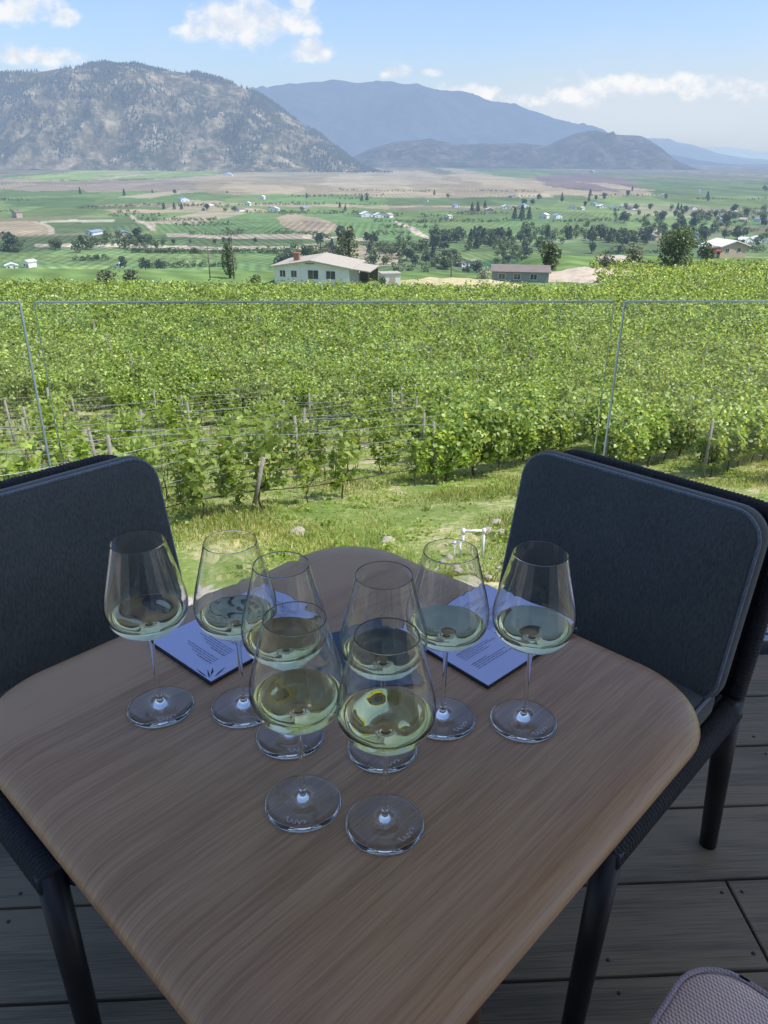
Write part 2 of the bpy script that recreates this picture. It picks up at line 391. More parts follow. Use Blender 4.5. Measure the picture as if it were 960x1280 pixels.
def inpoly(px, py, poly):
    inside = np.zeros(px.shape, bool); n = len(poly)
    for i in range(n):
        x1, y1 = poly[i]; x2, y2 = poly[(i + 1) % n]
        if y1 == y2: continue
        cond = ((y1 > py) != (y2 > py)) & (px < (x2 - x1) * (py - y1) / (y2 - y1) + x1)
        inside ^= cond
    return inside
def gpoly(pts): return [tuple(at(x, y, VALLEY).xy) for x, y in pts]
G1, G2, G3 = (.15,.215,.075), (.11,.165,.065), (.23,.31,.10)
G4 = (.135,.225,.08); B1, B2, B3 = (.33,.275,.18), (.43,.37,.28), (.22,.18,.15)
FIELDS = [
 ([(-400,236),(1400,246),(1400,276),(-400,268)], G1),
 ([(-400,226),(0,224),(150,226),(275,219),(330,213),(450,209),(560,217),(720,222),(790,236),(700,247),(480,246),(330,242),(150,240),(0,238),(-400,240)], B1),
 ([(-400,226),(0,225),(150,227),(250,222),(240,240),(150,240),(0,238),(-400,238)], (.27,.23,.17)),
 ([(330,214),(470,212),(500,222),(400,228),(320,224)], (.29,.26,.17)),
 ([(400,222),(470,214),(560,220),(520,232),(420,234)], (.33,.29,.2)),
 ([(15,222),(120,212),(275,213),(275,218),(150,224),(20,225)], G3),
 ([(-300,216),(15,216),(15,223),(-300,222)], B3),
 ([(130,219),(160,217),(165,222),(140,224)], B2),
 ([(480,205),(560,205),(700,213),(770,220),(700,222),(560,215)], G2),
 ([(560,216),(640,214),(770,222),(690,224)], G1),
 ([(665,221),(730,217),(770,222),(800,232),(745,240),(700,236)], (.17,.13,.12)),
 ([(690,243),(790,236),(820,238),(800,243),(740,246)], B1),
 ([(790,225),(1300,235),(1300,250),(830,245)], G2),
 ([(0,238),(110,237),(130,244),(0,246)], G2), ([(0,249),(120,247),(125,258),(0,260)], (.10,.17,.06)),
 ([(135,240),(260,241),(250,256),(150,256)], G4), ([(262,242),(320,242),(320,255),(262,255)], G1),
 ([(330,246),(470,247),(470,256),(330,255)], G4), ([(480,247),(700,247),(690,258),(480,256)], G2),
 ([(130,255),(165,254),(480,256),(480,259),(160,258)], B1),
 ([(120,260),(180,262),(330,262),(330,266),(150,266)], (.36,.29,.2)),
 ([(480,256),(660,259),(660,262),(480,260)], B1), ([(490,258),(600,259),(600,262),(490,261)], B3),
 ([(45,277),(160,271),(190,290),(60,292)], G2), ([(50,276),(140,275),(140,278),(50,279)], (.42,.42,.3)),
 ([(178,270),(330,266),(375,292),(215,294)], G4),
 ([(163,270),(170,269),(200,289),(190,290)], B2),
 ([(375,266),(490,266),(560,292),(520,300),(440,290)], G4),
 ([(490,268),(640,264),(760,268),(740,288),(570,290)], G1),
 ([(600,272),(700,268),(740,278),(640,288)], G4),
 ([(340,272),(365,266),(400,272),(430,286),(395,293),(365,289)], B1), ([(372,274),(392,273),(410,284),(385,287)], (.27,.22,.16)),
 ([(496,276),(504,275),(546,301),(538,303)], B2),
 ([(-300,272),(38,275),(58,293),(30,297),(-300,300)], B1), ([(40,276),(46,276),(64,293),(56,294)], B2),
 ([(-300,302),(480,300),(700,303),(700,306),(480,305),(-300,306)], G2),
 ([(40,305),(330,307),(480,310),(480,313),(330,311),(40,309)], B2),
 ([(210,292),(370,292),(460,298),(460,301),(300,297),(210,296)], B2),
 ([(380,312),(500,312),(520,322),(400,326)], (.33,.28,.18)), ([(395,318),(470,316),(490,326),(400,328)], B1),
 ([(-300,315),(390,314),(345,350),(-300,350)], G4),
 ([(-300,318),(300,316),(340,326),(-300,328)], G1), ([(50,334),(140,331),(140,344),(0,346),(0,340)], G3),
 ([(60,345),(150,344),(340,346),(340,349),(60,349)], B1),
 ([(640,301),(830,292),(840,296),(660,306)], (.22,.27,.15)), ([(500,322),(700,310),(720,316),(540,330)], G1),
 ([(580,330),(700,318),(720,345),(580,350)], (.05,.12,.05)),
 ([(770,252),(960,262),(1300,270),(1300,280),(780,268)], (.24,.25,.14)),
 ([(850,264),(880,262),(900,270),(860,272)], B1), ([(770,268),(850,272),(860,280),(780,282)], G1),
 ([(806,283),(812,283),(818,294),(806,294)], B2),
 ([(880,312),(1300,308),(1300,324),(880,324)], G1), ([(780,296),(900,290),(900,300),(790,304)], (.16,.2,.1)),
]
def make_ground():
    az = np.concatenate([np.arange(-180, -44, 3.0), np.arange(-44, 44.01, 0.095), np.arange(47, 180, 3.0)])
    az = np.radians(az)
    angs = np.arange(7.6, 0.09, -0.04)
    r = np.concatenate([np.geomspace(2.0, 125, 200), np.linspace(128, 480, 50), 66 / np.tan(np.radians(angs))])
    r = np.unique(np.clip(r, 2, 42000)); r = np.append(r[:-1][np.diff(r) > .02], 45000)
    A, RR = np.meshgrid(az, r)
    X = RR * np.sin(A); Y = RR * np.cos(A)
    Z = height(X, Y)
    n, m = X.shape
    V = np.stack([X, Y, Z], -1).reshape(-1, 3)
    i = np.arange(n - 1)[:, None]; j = np.arange(m)[None, :]
    j2 = (j + 1) % m
    Fc = np.stack([i * m + j, i * m + j2, (i + 1) * m + j2, (i + 1) * m + j], -1).reshape(-1, 4)[:, ::-1]
    V = np.vstack([V, [[0, 0, gz(0, 0)]]])
    me = fast_mesh('ground', V, Fc, smooth=True)
    col = np.zeros((len(V), 4), np.float32); col[:, :3] = (.075, .125, .05)
    px, py = V[:, 0], V[:, 1]
    # plots of unequal tone wherever no field is drawn by hand
    for x in range(1): pass
    cell = np.floor((px * .9 + py * .3) / 190) * 7.13 + np.floor((py * .95 - px * .25) / 150) * 3.71
    h = np.abs(np.sin(cell * 12.9898) * 43758.5453) % 1
    pal = np.array([G1, G2, (.10,.16,.06), G4, (.2,.2,.11), G2])
    col[:, :3] = pal[(h * 6).astype(int) % 6]
    far = np.hypot(px, py) > 3300
    col[far, :3] = (.17, .17, .11)
    valley = (py > 300)
    dist = np.hypot(px, py); wa = dist * .0035
    wx = px + wa * (np.sin(px * .021 + py * .008) + .6 * np.sin(py * .05 + px * .03) + .4 * np.sin(px * .11))
    wy = py + wa * dist / 260 * (np.sin(px * .017 - py * .004) + .6 * np.sin(px * .047 + 2) + .35 * np.sin(px * .13 + py * .02))
    for poly, c in FIELDS:
        k = inpoly(wx, wy, gpoly(poly)) & valley
        col[k, :3] = c
    c2 = np.floor(px / 62 + .25 * np.sin(py * .01)) * 3.17 + np.floor(py / (40 + py * .05) + px * .0015) * 9.73
    h2 = np.abs(np.sin(c2 * 78.233) * 4375.85) % 1
    col[:, :3] *= (.80 + .42 * h2)[:, None]
    tr = (h2 > .93) & valley; col[tr, :3] = (.33, .29, .19)
    # alpha: 0 on the near slope, 1 in the valley
    col[(py <= 320) & (py > 100), :3] = (.15, .235, .07)
    col[:, 3] = smooth((py - crest(px) + 1) / 5)
    at_ = me.color_attributes.new('field_colour', 'FLOAT_COLOR', 'POINT')
    at_.data.foreach_set('color', col.ravel())
    m_ = new_mat('ground_cover'); nodes, links = nt(m_)
    ca = N(nodes, 'ShaderNodeAttribute', attribute_name='field_colour')
    geo = N(nodes, 'ShaderNodeNewGeometry')
    n1 = N(nodes, 'ShaderNodeTexNoise', i_Scale=.5, i_Detail=9.0, i_Roughness=.68); links.new(geo.outputs['Position'], n1.inputs['Vector'])
    n2 = N(nodes, 'ShaderNodeTexNoise', i_Scale=.03, i_Detail=9.0, i_Roughness=.7); links.new(geo.outputs['Position'], n2.inputs['Vector'])
    r1 = ramp(nodes, [(.34, (.13,.20,.045)), (.50, (.23,.29,.08)), (.58, (.44,.40,.20)), (.70, (.62,.54,.36))])
    n5 = N(nodes, 'ShaderNodeTexNoise', i_Scale=9.0, i_Detail=8.0, i_Roughness=.75); links.new(geo.outputs['Position'], n5.inputs['Vector'])
    m5 = N(nodes, 'ShaderNodeMath', operation='MULTIPLY_ADD'); m5.inputs[1].default_value = .75; m5.use_clamp = True
    s5 = N(nodes, 'ShaderNodeMath', operation='SUBTRACT'); s5.inputs[1].default_value = .375; links.new(n1.outputs['Fac'], s5.inputs[0])
    links.new(n5.outputs['Fac'], m5.inputs[0]); links.new(s5.outputs[0], m5.inputs[2]); links.new(m5.outputs[0], r1.inputs[0])
    # pale gravel apron along the foot of the building
    sep = N(nodes, 'ShaderNodeSeparateXYZ'); links.new(geo.outputs['Position'], sep.inputs[0])
    n3 = N(nodes, 'ShaderNodeTexNoise', i_Scale=.8, i_Detail=4.0); links.new(geo.outputs['Position'], n3.inputs['Vector'])
    ay = N(nodes, 'ShaderNodeMath', operation='MULTIPLY_ADD'); ay.inputs[1].default_value = 3.0
    links.new(n3.outputs['Fac'], ay.inputs[0]); links.new(sep.outputs['Y'], ay.inputs[2])
    mr = N(nodes, 'ShaderNodeMapRange'); mr.inputs[1].default_value = 11.2; mr.inputs[2].default_value = 10.9
    mr.inputs[3].default_value = 0; mr.inputs[4].default_value = 1; links.new(ay.outputs[0], mr.inputs[0])
    n4 = N(nodes, 'ShaderNodeTexNoise', i_Scale=30.0, i_Detail=4.0); links.new(geo.outputs['Position'], n4.inputs['Vector'])
    gr = ramp(nodes, [(.3, (.30,.27,.23)), (.7, (.62,.57,.50))]); links.new(n4.outputs['Fac'], gr.inputs[0])
    mg = N(nodes, 'ShaderNodeMix', data_type='RGBA'); links.new(mr.outputs[0], mg.inputs[0])
    links.new(r1.outputs[0], mg.inputs[6]); links.new(gr.outputs[0], mg.inputs[7])
    # valley: field colour broken up by noise and faint crop rows
    mr2 = N(nodes, 'ShaderNodeMapRange'); mr2.inputs[1].default_value = .25; mr2.inputs[2].default_value = .75
    mr2.inputs[3].default_value = .6; mr2.inputs[4].default_value = 1.35; links.new(n2.outputs['Fac'], mr2.inputs[0])
    wv = N(nodes, 'ShaderNodeTexWave', i_Scale=.05, i_Distortion=.6, i_Detail=2.0); wv.bands_direction = 'DIAGONAL'
    links.new(geo.outputs['Position'], wv.inputs['Vector'])
    mr3 = N(nodes, 'ShaderNodeMapRange'); mr3.inputs[3].default_value = .9; mr3.inputs[4].default_value = 1.1; links.new(wv.outputs['Fac'], mr3.inputs[0])
    mm = N(nodes, 'ShaderNodeMath', operation='MULTIPLY'); links.new(mr2.outputs[0], mm.inputs[0]); links.new(mr3.outputs[0], mm.inputs[1])
    # crop rows: every plot has its own row direction
    vo = N(nodes, 'ShaderNodeTexVoronoi', i_Scale=1 / 130); links.new(geo.outputs['Position'], vo.inputs['Vector'])
    vs = N(nodes, 'ShaderNodeSeparateColor'); links.new(vo.outputs['Color'], vs.inputs[0])
    def mth(op, a, b):
        q = N(nodes, 'ShaderNodeMath', operation=op)
        for i_, v_ in enumerate((a, b)):
            if v_ is None: continue
            if isinstance(v_, (int, float)): q.inputs[i_].default_value = v_
            else: links.new(v_, q.inputs[i_])
        return q.outputs[0]
    ang = mth('MULTIPLY', vs.outputs[0], 1.2); ang = mth('ADD', ang, .9)
    ph = mth('ADD', mth('MULTIPLY', sep.outputs['X'], mth('SINE', ang, None)), mth('MULTIPLY', sep.outputs['Y'], mth('COSINE', ang, None)))
    st = mth('SINE', mth('MULTIPLY', ph, .85), None)
    st = mth('ADD', mth('MULTIPLY', st, .17), mth('ADD', .86, mth('MULTIPLY', vs.outputs[1], .28)))
    mm2 = N(nodes, 'ShaderNodeMath', operation='MULTIPLY'); links.new(mm.outputs[0], mm2.inputs[0]); links.new(st, mm2.inputs[1]); mm = mm2
    sc_ = N(nodes, 'ShaderNodeVectorMath', operation='SCALE'); links.new(ca.outputs['Color'], sc_.inputs[0]); links.new(mm.outputs[0], sc_.inputs['Scale'])
    mx = N(nodes, 'ShaderNodeMix', data_type='RGBA'); links.new(ca.outputs['Alpha'], mx.inputs[0])
    links.new(mg.outputs[2], mx.inputs[6]); links.new(sc_.outputs[0], mx.inputs[7])
    b = N(nodes, 'ShaderNodeBsdfPrincipled'); b.inputs['Roughness'].default_value = .95; b.inputs['Specular IOR Level'].default_value = .1
    links.new(mx.outputs[2], b.inputs['Base Color'])
    paint_haze(m_, b.outputs[0])
    o = link('ground', me, m_); tag(o, kind='structure', label='sloping vineyard hillside and flat patchwork valley floor beyond')
make_ground()

# ------------------------------------------------------------------ mountains
def rock_mat(name, c_lo, c_mid, c_hi, veg, scale, vegamt=.5, streak=1.0):
    m = new_mat(name); nodes, links = nt(m)
    geo = N(nodes, 'ShaderNodeNewGeometry')
    n1 = N(nodes, 'ShaderNodeTexNoise', i_Scale=scale, i_Detail=10.0, i_Roughness=.72); links.new(geo.outputs['Position'], n1.inputs['Vector'])
    r1 = ramp(nodes, [(.3, c_lo), (.5, c_mid), (.68, c_hi)]); links.new(n1.outputs['Fac'], r1.inputs[0])
    n2 = N(nodes, 'ShaderNodeTexNoise', i_Scale=scale * .6, i_Detail=12.0, i_Roughness=.78, i_Lacunarity=2.3)
    ad = N(nodes, 'ShaderNodeVectorMath', operation='ADD'); ad.inputs[1].default_value = (913, 77, 31)
    links.new(geo.outputs['Position'], ad.inputs[0]); links.new(ad.outputs[0], n2.inputs['Vector'])
    r2 = ramp(nodes, [(vegamt - .04, (0, 0, 0)), (vegamt + .04, (1, 1, 1))]); links.new(n2.outputs['Fac'], r2.inputs[0])
    mx = N(nodes, 'ShaderNodeMix', data_type='RGBA'); links.new(r2.outputs[0], mx.inputs[0])
    links.new(r1.outputs[0], mx.inputs[6]); mx.inputs[7].default_value = c4(veg)
    b = N(nodes, 'ShaderNodeBsdfPrincipled'); b.inputs['Roughness'].default_value = .95; b.inputs['Specular IOR Level'].default_value = .1
    links.new(mx.outputs[2], b.inputs['Base Color'])
    bp = N(nodes, 'ShaderNodeBump', i_Strength=.9, i_Distance=1 / scale * .12); links.new(n1.outputs['Fac'], bp.inputs['Height']); links.new(bp.outputs[0], b.inputs['Normal'])
    paint_haze(m, b.outputs[0]); return m
def mountain(name, ridge, dist, front, back, mat, rough, seed, nx=300, ny=70, freq=1.0, crag=1.0):
    """ridge: (px, py) along the skyline; the skyline stands at y = dist, the foot at y = front"""
    pts = []
    for px_, py_ in ridge:
        r = ray(px_, py_); t = dist / r.y; pts.append((r.x * t, CH + r.z * t))
    xs = np.array([p[0] for p in pts]); zs = np.array([p[1] for p in pts])
    X = np.linspace(xs[0], xs[-1], nx)
    top = np.interp(X, xs, zs)
    k = np.hanning(9); k /= k.sum()
    top = np.convolve(np.pad(top, 4, mode='edge'), k, 'valid')
    V = np.zeros((ny + 20, nx, 3))
    for i in range(ny + 20):
        if i < ny: t = i / (ny - 1); y = front + (dist - front) * t; prof = math.sin(t * math.pi / 2) ** 1.15
        else: t = (i - ny + 1) / 20; y = dist + (back - dist) * t; prof = 1 - smooth(t) * 1.0
        for j in range(nx):
            # the whole hill narrows towards its foot with the viewing direction
            x = X[j] * (y / dist) ** .55
            h0 = top[j] - VALLEY
            p = Vector((x * .0016 * freq, y * .0016 * freq, seed))
            g = mn.ridged_multi_fractal(p, .9, 2.1, 6, 1.0, 2.0)
            f = mn.fractal(Vector((x * .006 * freq, y * .006 * freq, seed + 5)), 1.0, 2.0, 5)
            amp = rough * (h0 / 400 + .12)
            env = math.sin(min(1, prof) * math.pi) * .9 + .07
            z = VALLEY - 6 + h0 * prof + (g - 1.1) * 42 * amp * env * crag + f * 16 * amp * (env + .05)
            V[i, j] = (x, y, z)
    n, m_ = V.shape[:2]
    i = np.arange(n - 1)[:, None]; j = np.arange(m_ - 1)[None, :]
    Fc = np.stack([i * m_ + j, i * m_ + j + 1, (i + 1) * m_ + j + 1, (i + 1) * m_ + j], -1).reshape(-1, 4)
    me = fast_mesh(name, V.reshape(-1, 3), Fc, smooth=True)
    o = link(name, me, mat)
    return o, V
m1 = rock_mat('pine_rock_slope', (.045,.04,.025), (.20,.17,.105), (.52,.44,.29), (.06,.07,.035), .014, .52)
o, MV = mountain('mountain', [(-700,150),(-450,110),(-250,98),(-100,92),(0,93),(45,90),(75,88),(110,83),(160,84),(200,88),(245,92),(285,102),(320,116),(345,131),(368,148),(388,161),(404,170),(420,183),(440,199),(462,212),(490,219)],
             4700, 3650, 6500, m1, 2.9, 3.3, nx=520, ny=90)
tag(o, kind='structure', label='broad rocky mountain dotted with pines')
m2 = rock_mat('far_blue_slope', (.05,.07,.06), (.08,.10,.075), (.14,.13,.10), (.04,.06,.045), .0035, .5)
o, _ = mountain('mountain_range', [(180,160),(260,135),(325,113),(360,108),(400,103),(420,101),(445,106),(470,104),(520,109),(560,118),(590,121),(610,127),(650,137),(690,150),(735,160),(770,176),(820,192),(880,206)],
             13500, 9800, 18000, m2, 3.2, 8.1, nx=240, ny=60, freq=.35)
tag(o, kind='structure', label='long hazy blue mountain behind the rocky one')
m3 = rock_mat('brown_hill_slope', (.02,.02,.015), (.085,.075,.05), (.21,.17,.12), (.025,.035,.02), .010, .53)
o, _ = mountain('hill', [(300,213),(400,206),(440,196),(465,184),(500,176),(540,173),(570,180),(605,179),(650,178),(685,182),(705,171),(725,164),(742,162),(765,167),(790,168),(800,169),(815,178),(835,197),(865,213),(900,221)],
             6600, 5400, 8200, m3, 2.4, 12.7, nx=340, ny=60, crag=1.1)
tag(o, kind='structure', label='low craggy brown hill rising at the valley end')
for nm, rd, d, sd in (('far_hill', [(640,196),(700,180),(760,170),(815,172),(835,176),(860,181),(885,190),(915,197),(960,202),(1050,206),(1200,214)], 19000, 1.2),
                      ('distant_hill', [(700,190),(800,188),(870,183),(905,184),(940,190),(1000,186),(1100,178),(1300,186)], 30000, 6.2)):
    o, _ = mountain(nm, rd, d, d * .82, d * 1.2, m2, 3.5, sd, nx=120, ny=30, freq=.25)
    tag(o, kind='structure', label='faint blue ridge fading in the haze')

# pines on the big mountain: nobody could count them
def cones(P, Hh, Rr, n=5, name='conifer_forest'):
    k = len(P); ang = np.linspace(0, 2 * np.pi, n, endpoint=False)[None, :] + rng.uniform(0, 6, k)[:, None]
    rad = Rr[:, None] * rng.uniform(.7, 1.2, (k, n))
    bx = P[:, None, 0] + np.cos(ang) * rad; by = P[:, None, 1] + np.sin(ang) * rad
    bz = np.repeat((P[:, 2] + Hh * .05)[:, None], n, 1)
    base = np.stack([bx, by, bz], -1)
    tip = np.stack([P[:, 0], P[:, 1], P[:, 2] + Hh], -1)[:, None, :]
    V = np.concatenate([base, tip], 1).reshape(-1, 3)
    o_ = (np.arange(k) * (n + 1))[:, None]
    a = np.arange(n)[None, :]
    Fc = np.stack([o_ + a, o_ + (a + 1) % n, np.repeat(o_ + n, n, 1)], -1).reshape(-1, 3)
    return fast_mesh(name, V, Fc)
def forest_points(V, rows, count, thr, seed, bias=0.0):
    n, m_ = V.shape[:2]; pts = []
    tries = 0
    while len(pts) < count and tries < count * 12:
        tries += 1
        i = rng.uniform(0, rows - 1.001); j = rng.uniform(0, m_ - 1.001)
        a, b = int(i), int(j); u, v = i - a, j - b
        p = (V[a, b] * (1-u) * (1-v) + V[a+1, b] * u * (1-v) + V[a, b+1] * (1-u) * v + V[a+1, b+1] * u * v)
        f = mn.fractal(Vector((p[0] * .0042, p[2] * .009, seed)), .9, 2.1, 4) + bias * (i / rows - .5)
        if f > thr + rng.normal() * .18: pts.append(p)
    return np.array(pts)
P = forest_points(MV, 95, 34000, 0.12, 2.2, .6)
hh = rng.uniform(8, 21, len(P))
M['pine'] = leafy('pine_needles', [(.010,.022,.014), (.022,.040,.024), (.04,.06,.034)], trans=.05)
o = link('conifer_forest', cones(P, hh, hh * .21), M['pine']); tag(o, 'dark pines scattered over the rocky mountain', 'forest', kind='stuff')

# ------------------------------------------------------------------ leaf clouds
def leaf_quads(C, size, up=.25, elong=1.25, fold=.25):
    """C (n,3) centres, size (n,); folded four-cornered leaves"""
    n = len(C)
    nrm = rng.normal(size=(n, 3)); nrm[:, 2] = np.abs(nrm[:, 2]) + up; nrm /= np.linalg.norm(nrm, axis=1)[:, None]
    t = rng.normal(size=(n, 3)); t -= nrm * np.sum(t * nrm, 1)[:, None]; t /= np.linalg.norm(t, axis=1)[:, None]
    b = np.cross(nrm, t); s = size[:, None] * .5
    v0 = C - t * s * elong; v2 = C + t * s * elong
    v1 = C + b * s + nrm * s * fold; v3 = C - b * s + nrm * s * fold
    V = np.stack([v0, v1, v2, v3], 1).reshape(-1, 3)
    a = np.arange(n)[:, None] * 4
    Fc = np.concatenate([a + [[0, 1, 2]], a + [[0, 2, 3]]], 0)
    return V, Fc
def vine_cloud(n, L=1.3, z0=.5, z1=1.75, w=.42, seed=0, shaggy=.3):
    """leaf centres of one vine trained along x"""
    r = np.random.default_rng(seed)
    nb = max(3, int(L * 5)); bx = r.uniform(-L / 2, L / 2, nb); x = np.clip(r.choice(bx, n) + r.normal(0, .085, n), -L / 2, L / 2)
    a = r.uniform(0, 2 * np.pi, n); q = r.uniform(.45, 1, n) ** .5
    lump = 1 + .38 * np.sin(x * 5 + seed) + .2 * np.sin(x * 11 + a * 2 + seed * 2)
    y = np.cos(a) * q * w * lump
    z = (z0 + z1) / 2 + np.sin(a) * q * (z1 - z0) / 2 * (1 + .12 * np.sin(x * 4 + seed * 1.7))
    k = r.random(n) < shaggy * .35     # loose shoots above and drooping
    sx = r.choice(r.uniform(-L / 2, L / 2, 9), n); sy = r.choice(r.normal(0, w * .8, 9), n)
    x[k] = sx[k] + r.normal(0, .05, k.sum()); y[k] = sy[k] * 1.1 + r.normal(0, .05, k.sum())
    z[k] = r.uniform(z1 - .25, z1 + .38, k.sum())
    return np.stack([x, y, z], 1)

# ------------------------------------------------------------------ the vineyard
TH = R(48); RD = np.array([math.cos(TH), math.sin(TH)]); RN = np.array([math.sin(TH), -math.cos(TH)])
SP = 2.22; C0 = -10.85
def row_pt(c, s): return RN * c + RD * s
def in_view(x, y, pad=2.5):
    d = y * math.cos(PITCH) + 10 * math.sin(PITCH)
    return y > 8 and abs(x) < d * (480 / F) + pad
def state(x, y, k):
    """what grows at this place: None, young, mature"""
    c = C0 + k * SP
    if y > float(crest(x)) - 1: return None
    if k >= 3 and y < 17.5: return None
    if k == 2 and y < 18.9: return None
    if k == 1 and y < 19.6: return None
    if k <= 0 and y < 10.6: return None
    if k <= 0 and x < 1.5 + .25 * math.sin(y) and y < 30.5 + 1.2 * math.sin(x * .8) + max(0, x + 5) * .45: return 'young'
    return 'mature'
sites = []
rows = {}
for k in range(-75, 70):
    c = C0 + k * SP; s = -60.0
    while s < 330:
        s += 1.18
        q = row_pt(c, s + random.uniform(-.08, .08)); x, y = float(q[0]), float(q[1])
        if y < 9 or y > 168 or not in_view(x, y, 4): continue
        st = state(x, y, k)
        if st is None: continue
        if st == 'mature' and random.random() < .05: continue
        if st == 'young' and random.random() < (.06 if k in (0, -1) and y < 19 else .42 if y < 22 else .5): continue
        rows.setdefault(k, []).append(s)
        sites.append((math.hypot(x, y), x, y, st, k))
sites.sort()
def trunk_mesh(seed, h=.62, r0=.03):
    r = random.Random(seed); mb = MB(); pts = []
    x = y = 0
    for i in range(6):
        pts.append((x, y, h * i / 5 - .08)); x += r.uniform(-.045, .045); y += r.uniform(-.03, .03)
    mb.tube(pts, [r0 * 1.5, r0 * 1.1, r0, r0 * .95, r0 * 1.05, r0 * 1.2], 7)
    tx, ty, tz = pts[-1]
    for sgn in (-1, 1):
        mb.tube([(tx, ty, tz - .03), (tx + sgn * .18, ty, tz + .07), (tx + sgn * .55, ty + r.uniform(-.03, .03), tz + .09)], [r0 * .8, r0 * .6, r0 * .4], 6)
    for _ in range(5):
        x0 = tx + r.uniform(-.5, .5)
        mb.tube([(x0, ty, tz + .08), (x0 + r.uniform(-.08, .08), ty + r.uniform(-.1, .1), tz + .6), (x0 + r.uniform(-.12, .12), ty + r.uniform(-.2, .2), tz + 1.05)], [.008, .006, .003], 4)
    return mb.mesh('vine_trunk')
vines = {'mature': [], 'young': []}
for i in range(8):
    C = vine_cloud(1600, seed=i + 1, L=1.42, w=.42, z0=.42, z1=1.48)
    V, Fc = leaf_quads(C, rng.uniform(.07, .14, len(C)), up=.35)
    vines['mature'].append((fast_mesh('vine_foliage', V, Fc), trunk_mesh(i)))
for i in range(6):
    n = [150, 260, 420, 330, 520, 90][i]
    C = vine_cloud(n, seed=i + 41, L=[.5, .8, 1.1, .7, 1.3, .4][i], w=[.16, .25, .34, .2, .36, .12][i], z0=[.3, .3, .35, .3, .3, .5][i], z1=[1.0, 1.15, 1.3, 1.7, 1.25, 1.0][i], shaggy=.7)
    V, Fc = leaf_quads(C, rng.uniform(.08, .15, len(C)), up=.3)
    vines['young'].append((fast_mesh('vine_foliage', V, Fc), trunk_mesh(i + 20, .55, .016)))
protos = {}
for kind, lst in vines.items():
    for a, b in lst:
        a.materials.append(M['vine'] if kind == 'mature' else M['vine_young']); b.materials.append(M['bark'])
NEAR = 296; cnt = {'mature': 0, 'young': 0}
for n_, (d, x, y, kind, k) in enumerate(sites[:NEAR]):
    a, b = random.choice(vines[kind])
    z = gz(x, y)
    lab = 'mature grapevine with dense green leaves on the trellised slope' if kind == 'mature' else 'sparse young grapevine with pale leaves in the thin front rows'
    grp = 'mature grapevines in rows' if kind == 'mature' else 'young grapevines in rows'
    e = empty('grapevine', (x, y, z), TH + (math.pi if random.random() < .5 else 0) + random.uniform(-.06, .06), lab, 'grapevine', grp, random.uniform(.9, 1.12))
    link('foliage', a, parent=e); link('trunk', b, parent=e)
allV, allF, base = [], [], 0
proto_dense = [vine_cloud(400, seed=100 + i, L=1.45, w=.44, z0=.40, z1=1.42) for i in range(14)]
for d, x, y, kind, k in sites[NEAR:]:
    cnt_ = int(np.clip(400 * (36 / d) ** 1.5, 36, 400)); size = .122 * (d / 36) ** .72
    C = proto_dense[random.randrange(14)][rng.choice(400, cnt_, replace=False)].copy() * np.array([1, random.uniform(.8, 1.1), random.uniform(.82, 1.2)])
    cs, sn = RD; q = C[:, :2].copy()
    C[:, 0] = q[:, 0] * cs - q[:, 1] * sn + x; C[:, 1] = q[:, 0] * sn + q[:, 1] * cs + y; C[:, 2] += gz(x, y)
    allV.append(C); base += 1
    allF.append(np.full(cnt_, size) * rng.uniform(.7, 1.2, cnt_))
C = np.concatenate(allV); S = np.concatenate(allF)
V, Fc = leaf_quads(C, S, up=.45)
o = link('grapevine_foliage', fast_mesh('grapevine_foliage', V, Fc), M['vine'])
tag(o, 'dense rows of grapevines covering the slope up to its far edge', 'vineyard', kind='stuff')
print('vines', len(sites), 'far leaves', len(C))

# trellises: one per row, posts and wires as its parts
pm = MB(); pm.tube([(0, 0, -.2), (0, 0, 1.62)], [.045, .04], 8); post_me = pm.mesh('post'); post_me.materials.append(M['post'])
def trellis(k, smin, smax, wires, lab):
    c = C0 + k * SP
    P0 = row_pt(c, smin); e = empty('vine_trellis', (P0[0], P0[1], gz(*P0)), 0, lab, 'trellis', 'vineyard trellises')
    s = smin; off = []
    while s < smax:
        q = row_pt(c, s); x, y = float(q[0]), float(q[1])
        if in_view(x, y, 4):
            p = link('post', post_me, parent=e)
            p.location = (x - P0[0], y - P0[1], gz(x, y) - gz(*P0))
            p.rotation_euler = (random.uniform(-.05, .05), random.uniform(-.07, .07), 0); off.append(s)
            if k == 0 and y < 17: p.scale = (1, 1, .72); p.rotation_euler = (.05, .24, 0)
        s += 5.6 if k != -1 else 4.7
    if wires:
        for hz, rad, mt, nm in ((.42, .011, M['hose'], 'drip_hose'), (.85, .005, M['wire'], 'wire'), (1.2, .005, M['wire'], 'wire'), (1.55, .005, M['wire'], 'wire')):
            pts = []; s = smin
            while s < smax:
                q = row_pt(c, s); x, y = float(q[0]), float(q[1])
                if y > 60: break
                sag = .04 * math.sin((s - smin) / 5.6 * math.pi) ** 2
                pts.append((x - P0[0], y - P0[1], gz(x, y) - gz(*P0) + hz - sag)); s += 1.4
            if len(pts) > 2:
                w = MB(); w.tube(pts, rad, 4); w.build(nm, mt, e)
spans = {}
for d, x, y, kind, k in sites:
    s = float(np.dot((x, y), RD)); a, b = spans.get(k, (1e9, -1e9)); spans[k] = (min(a, s), max(b, s))
ks = sorted(k for k in spans if -26 <= k <= 16)
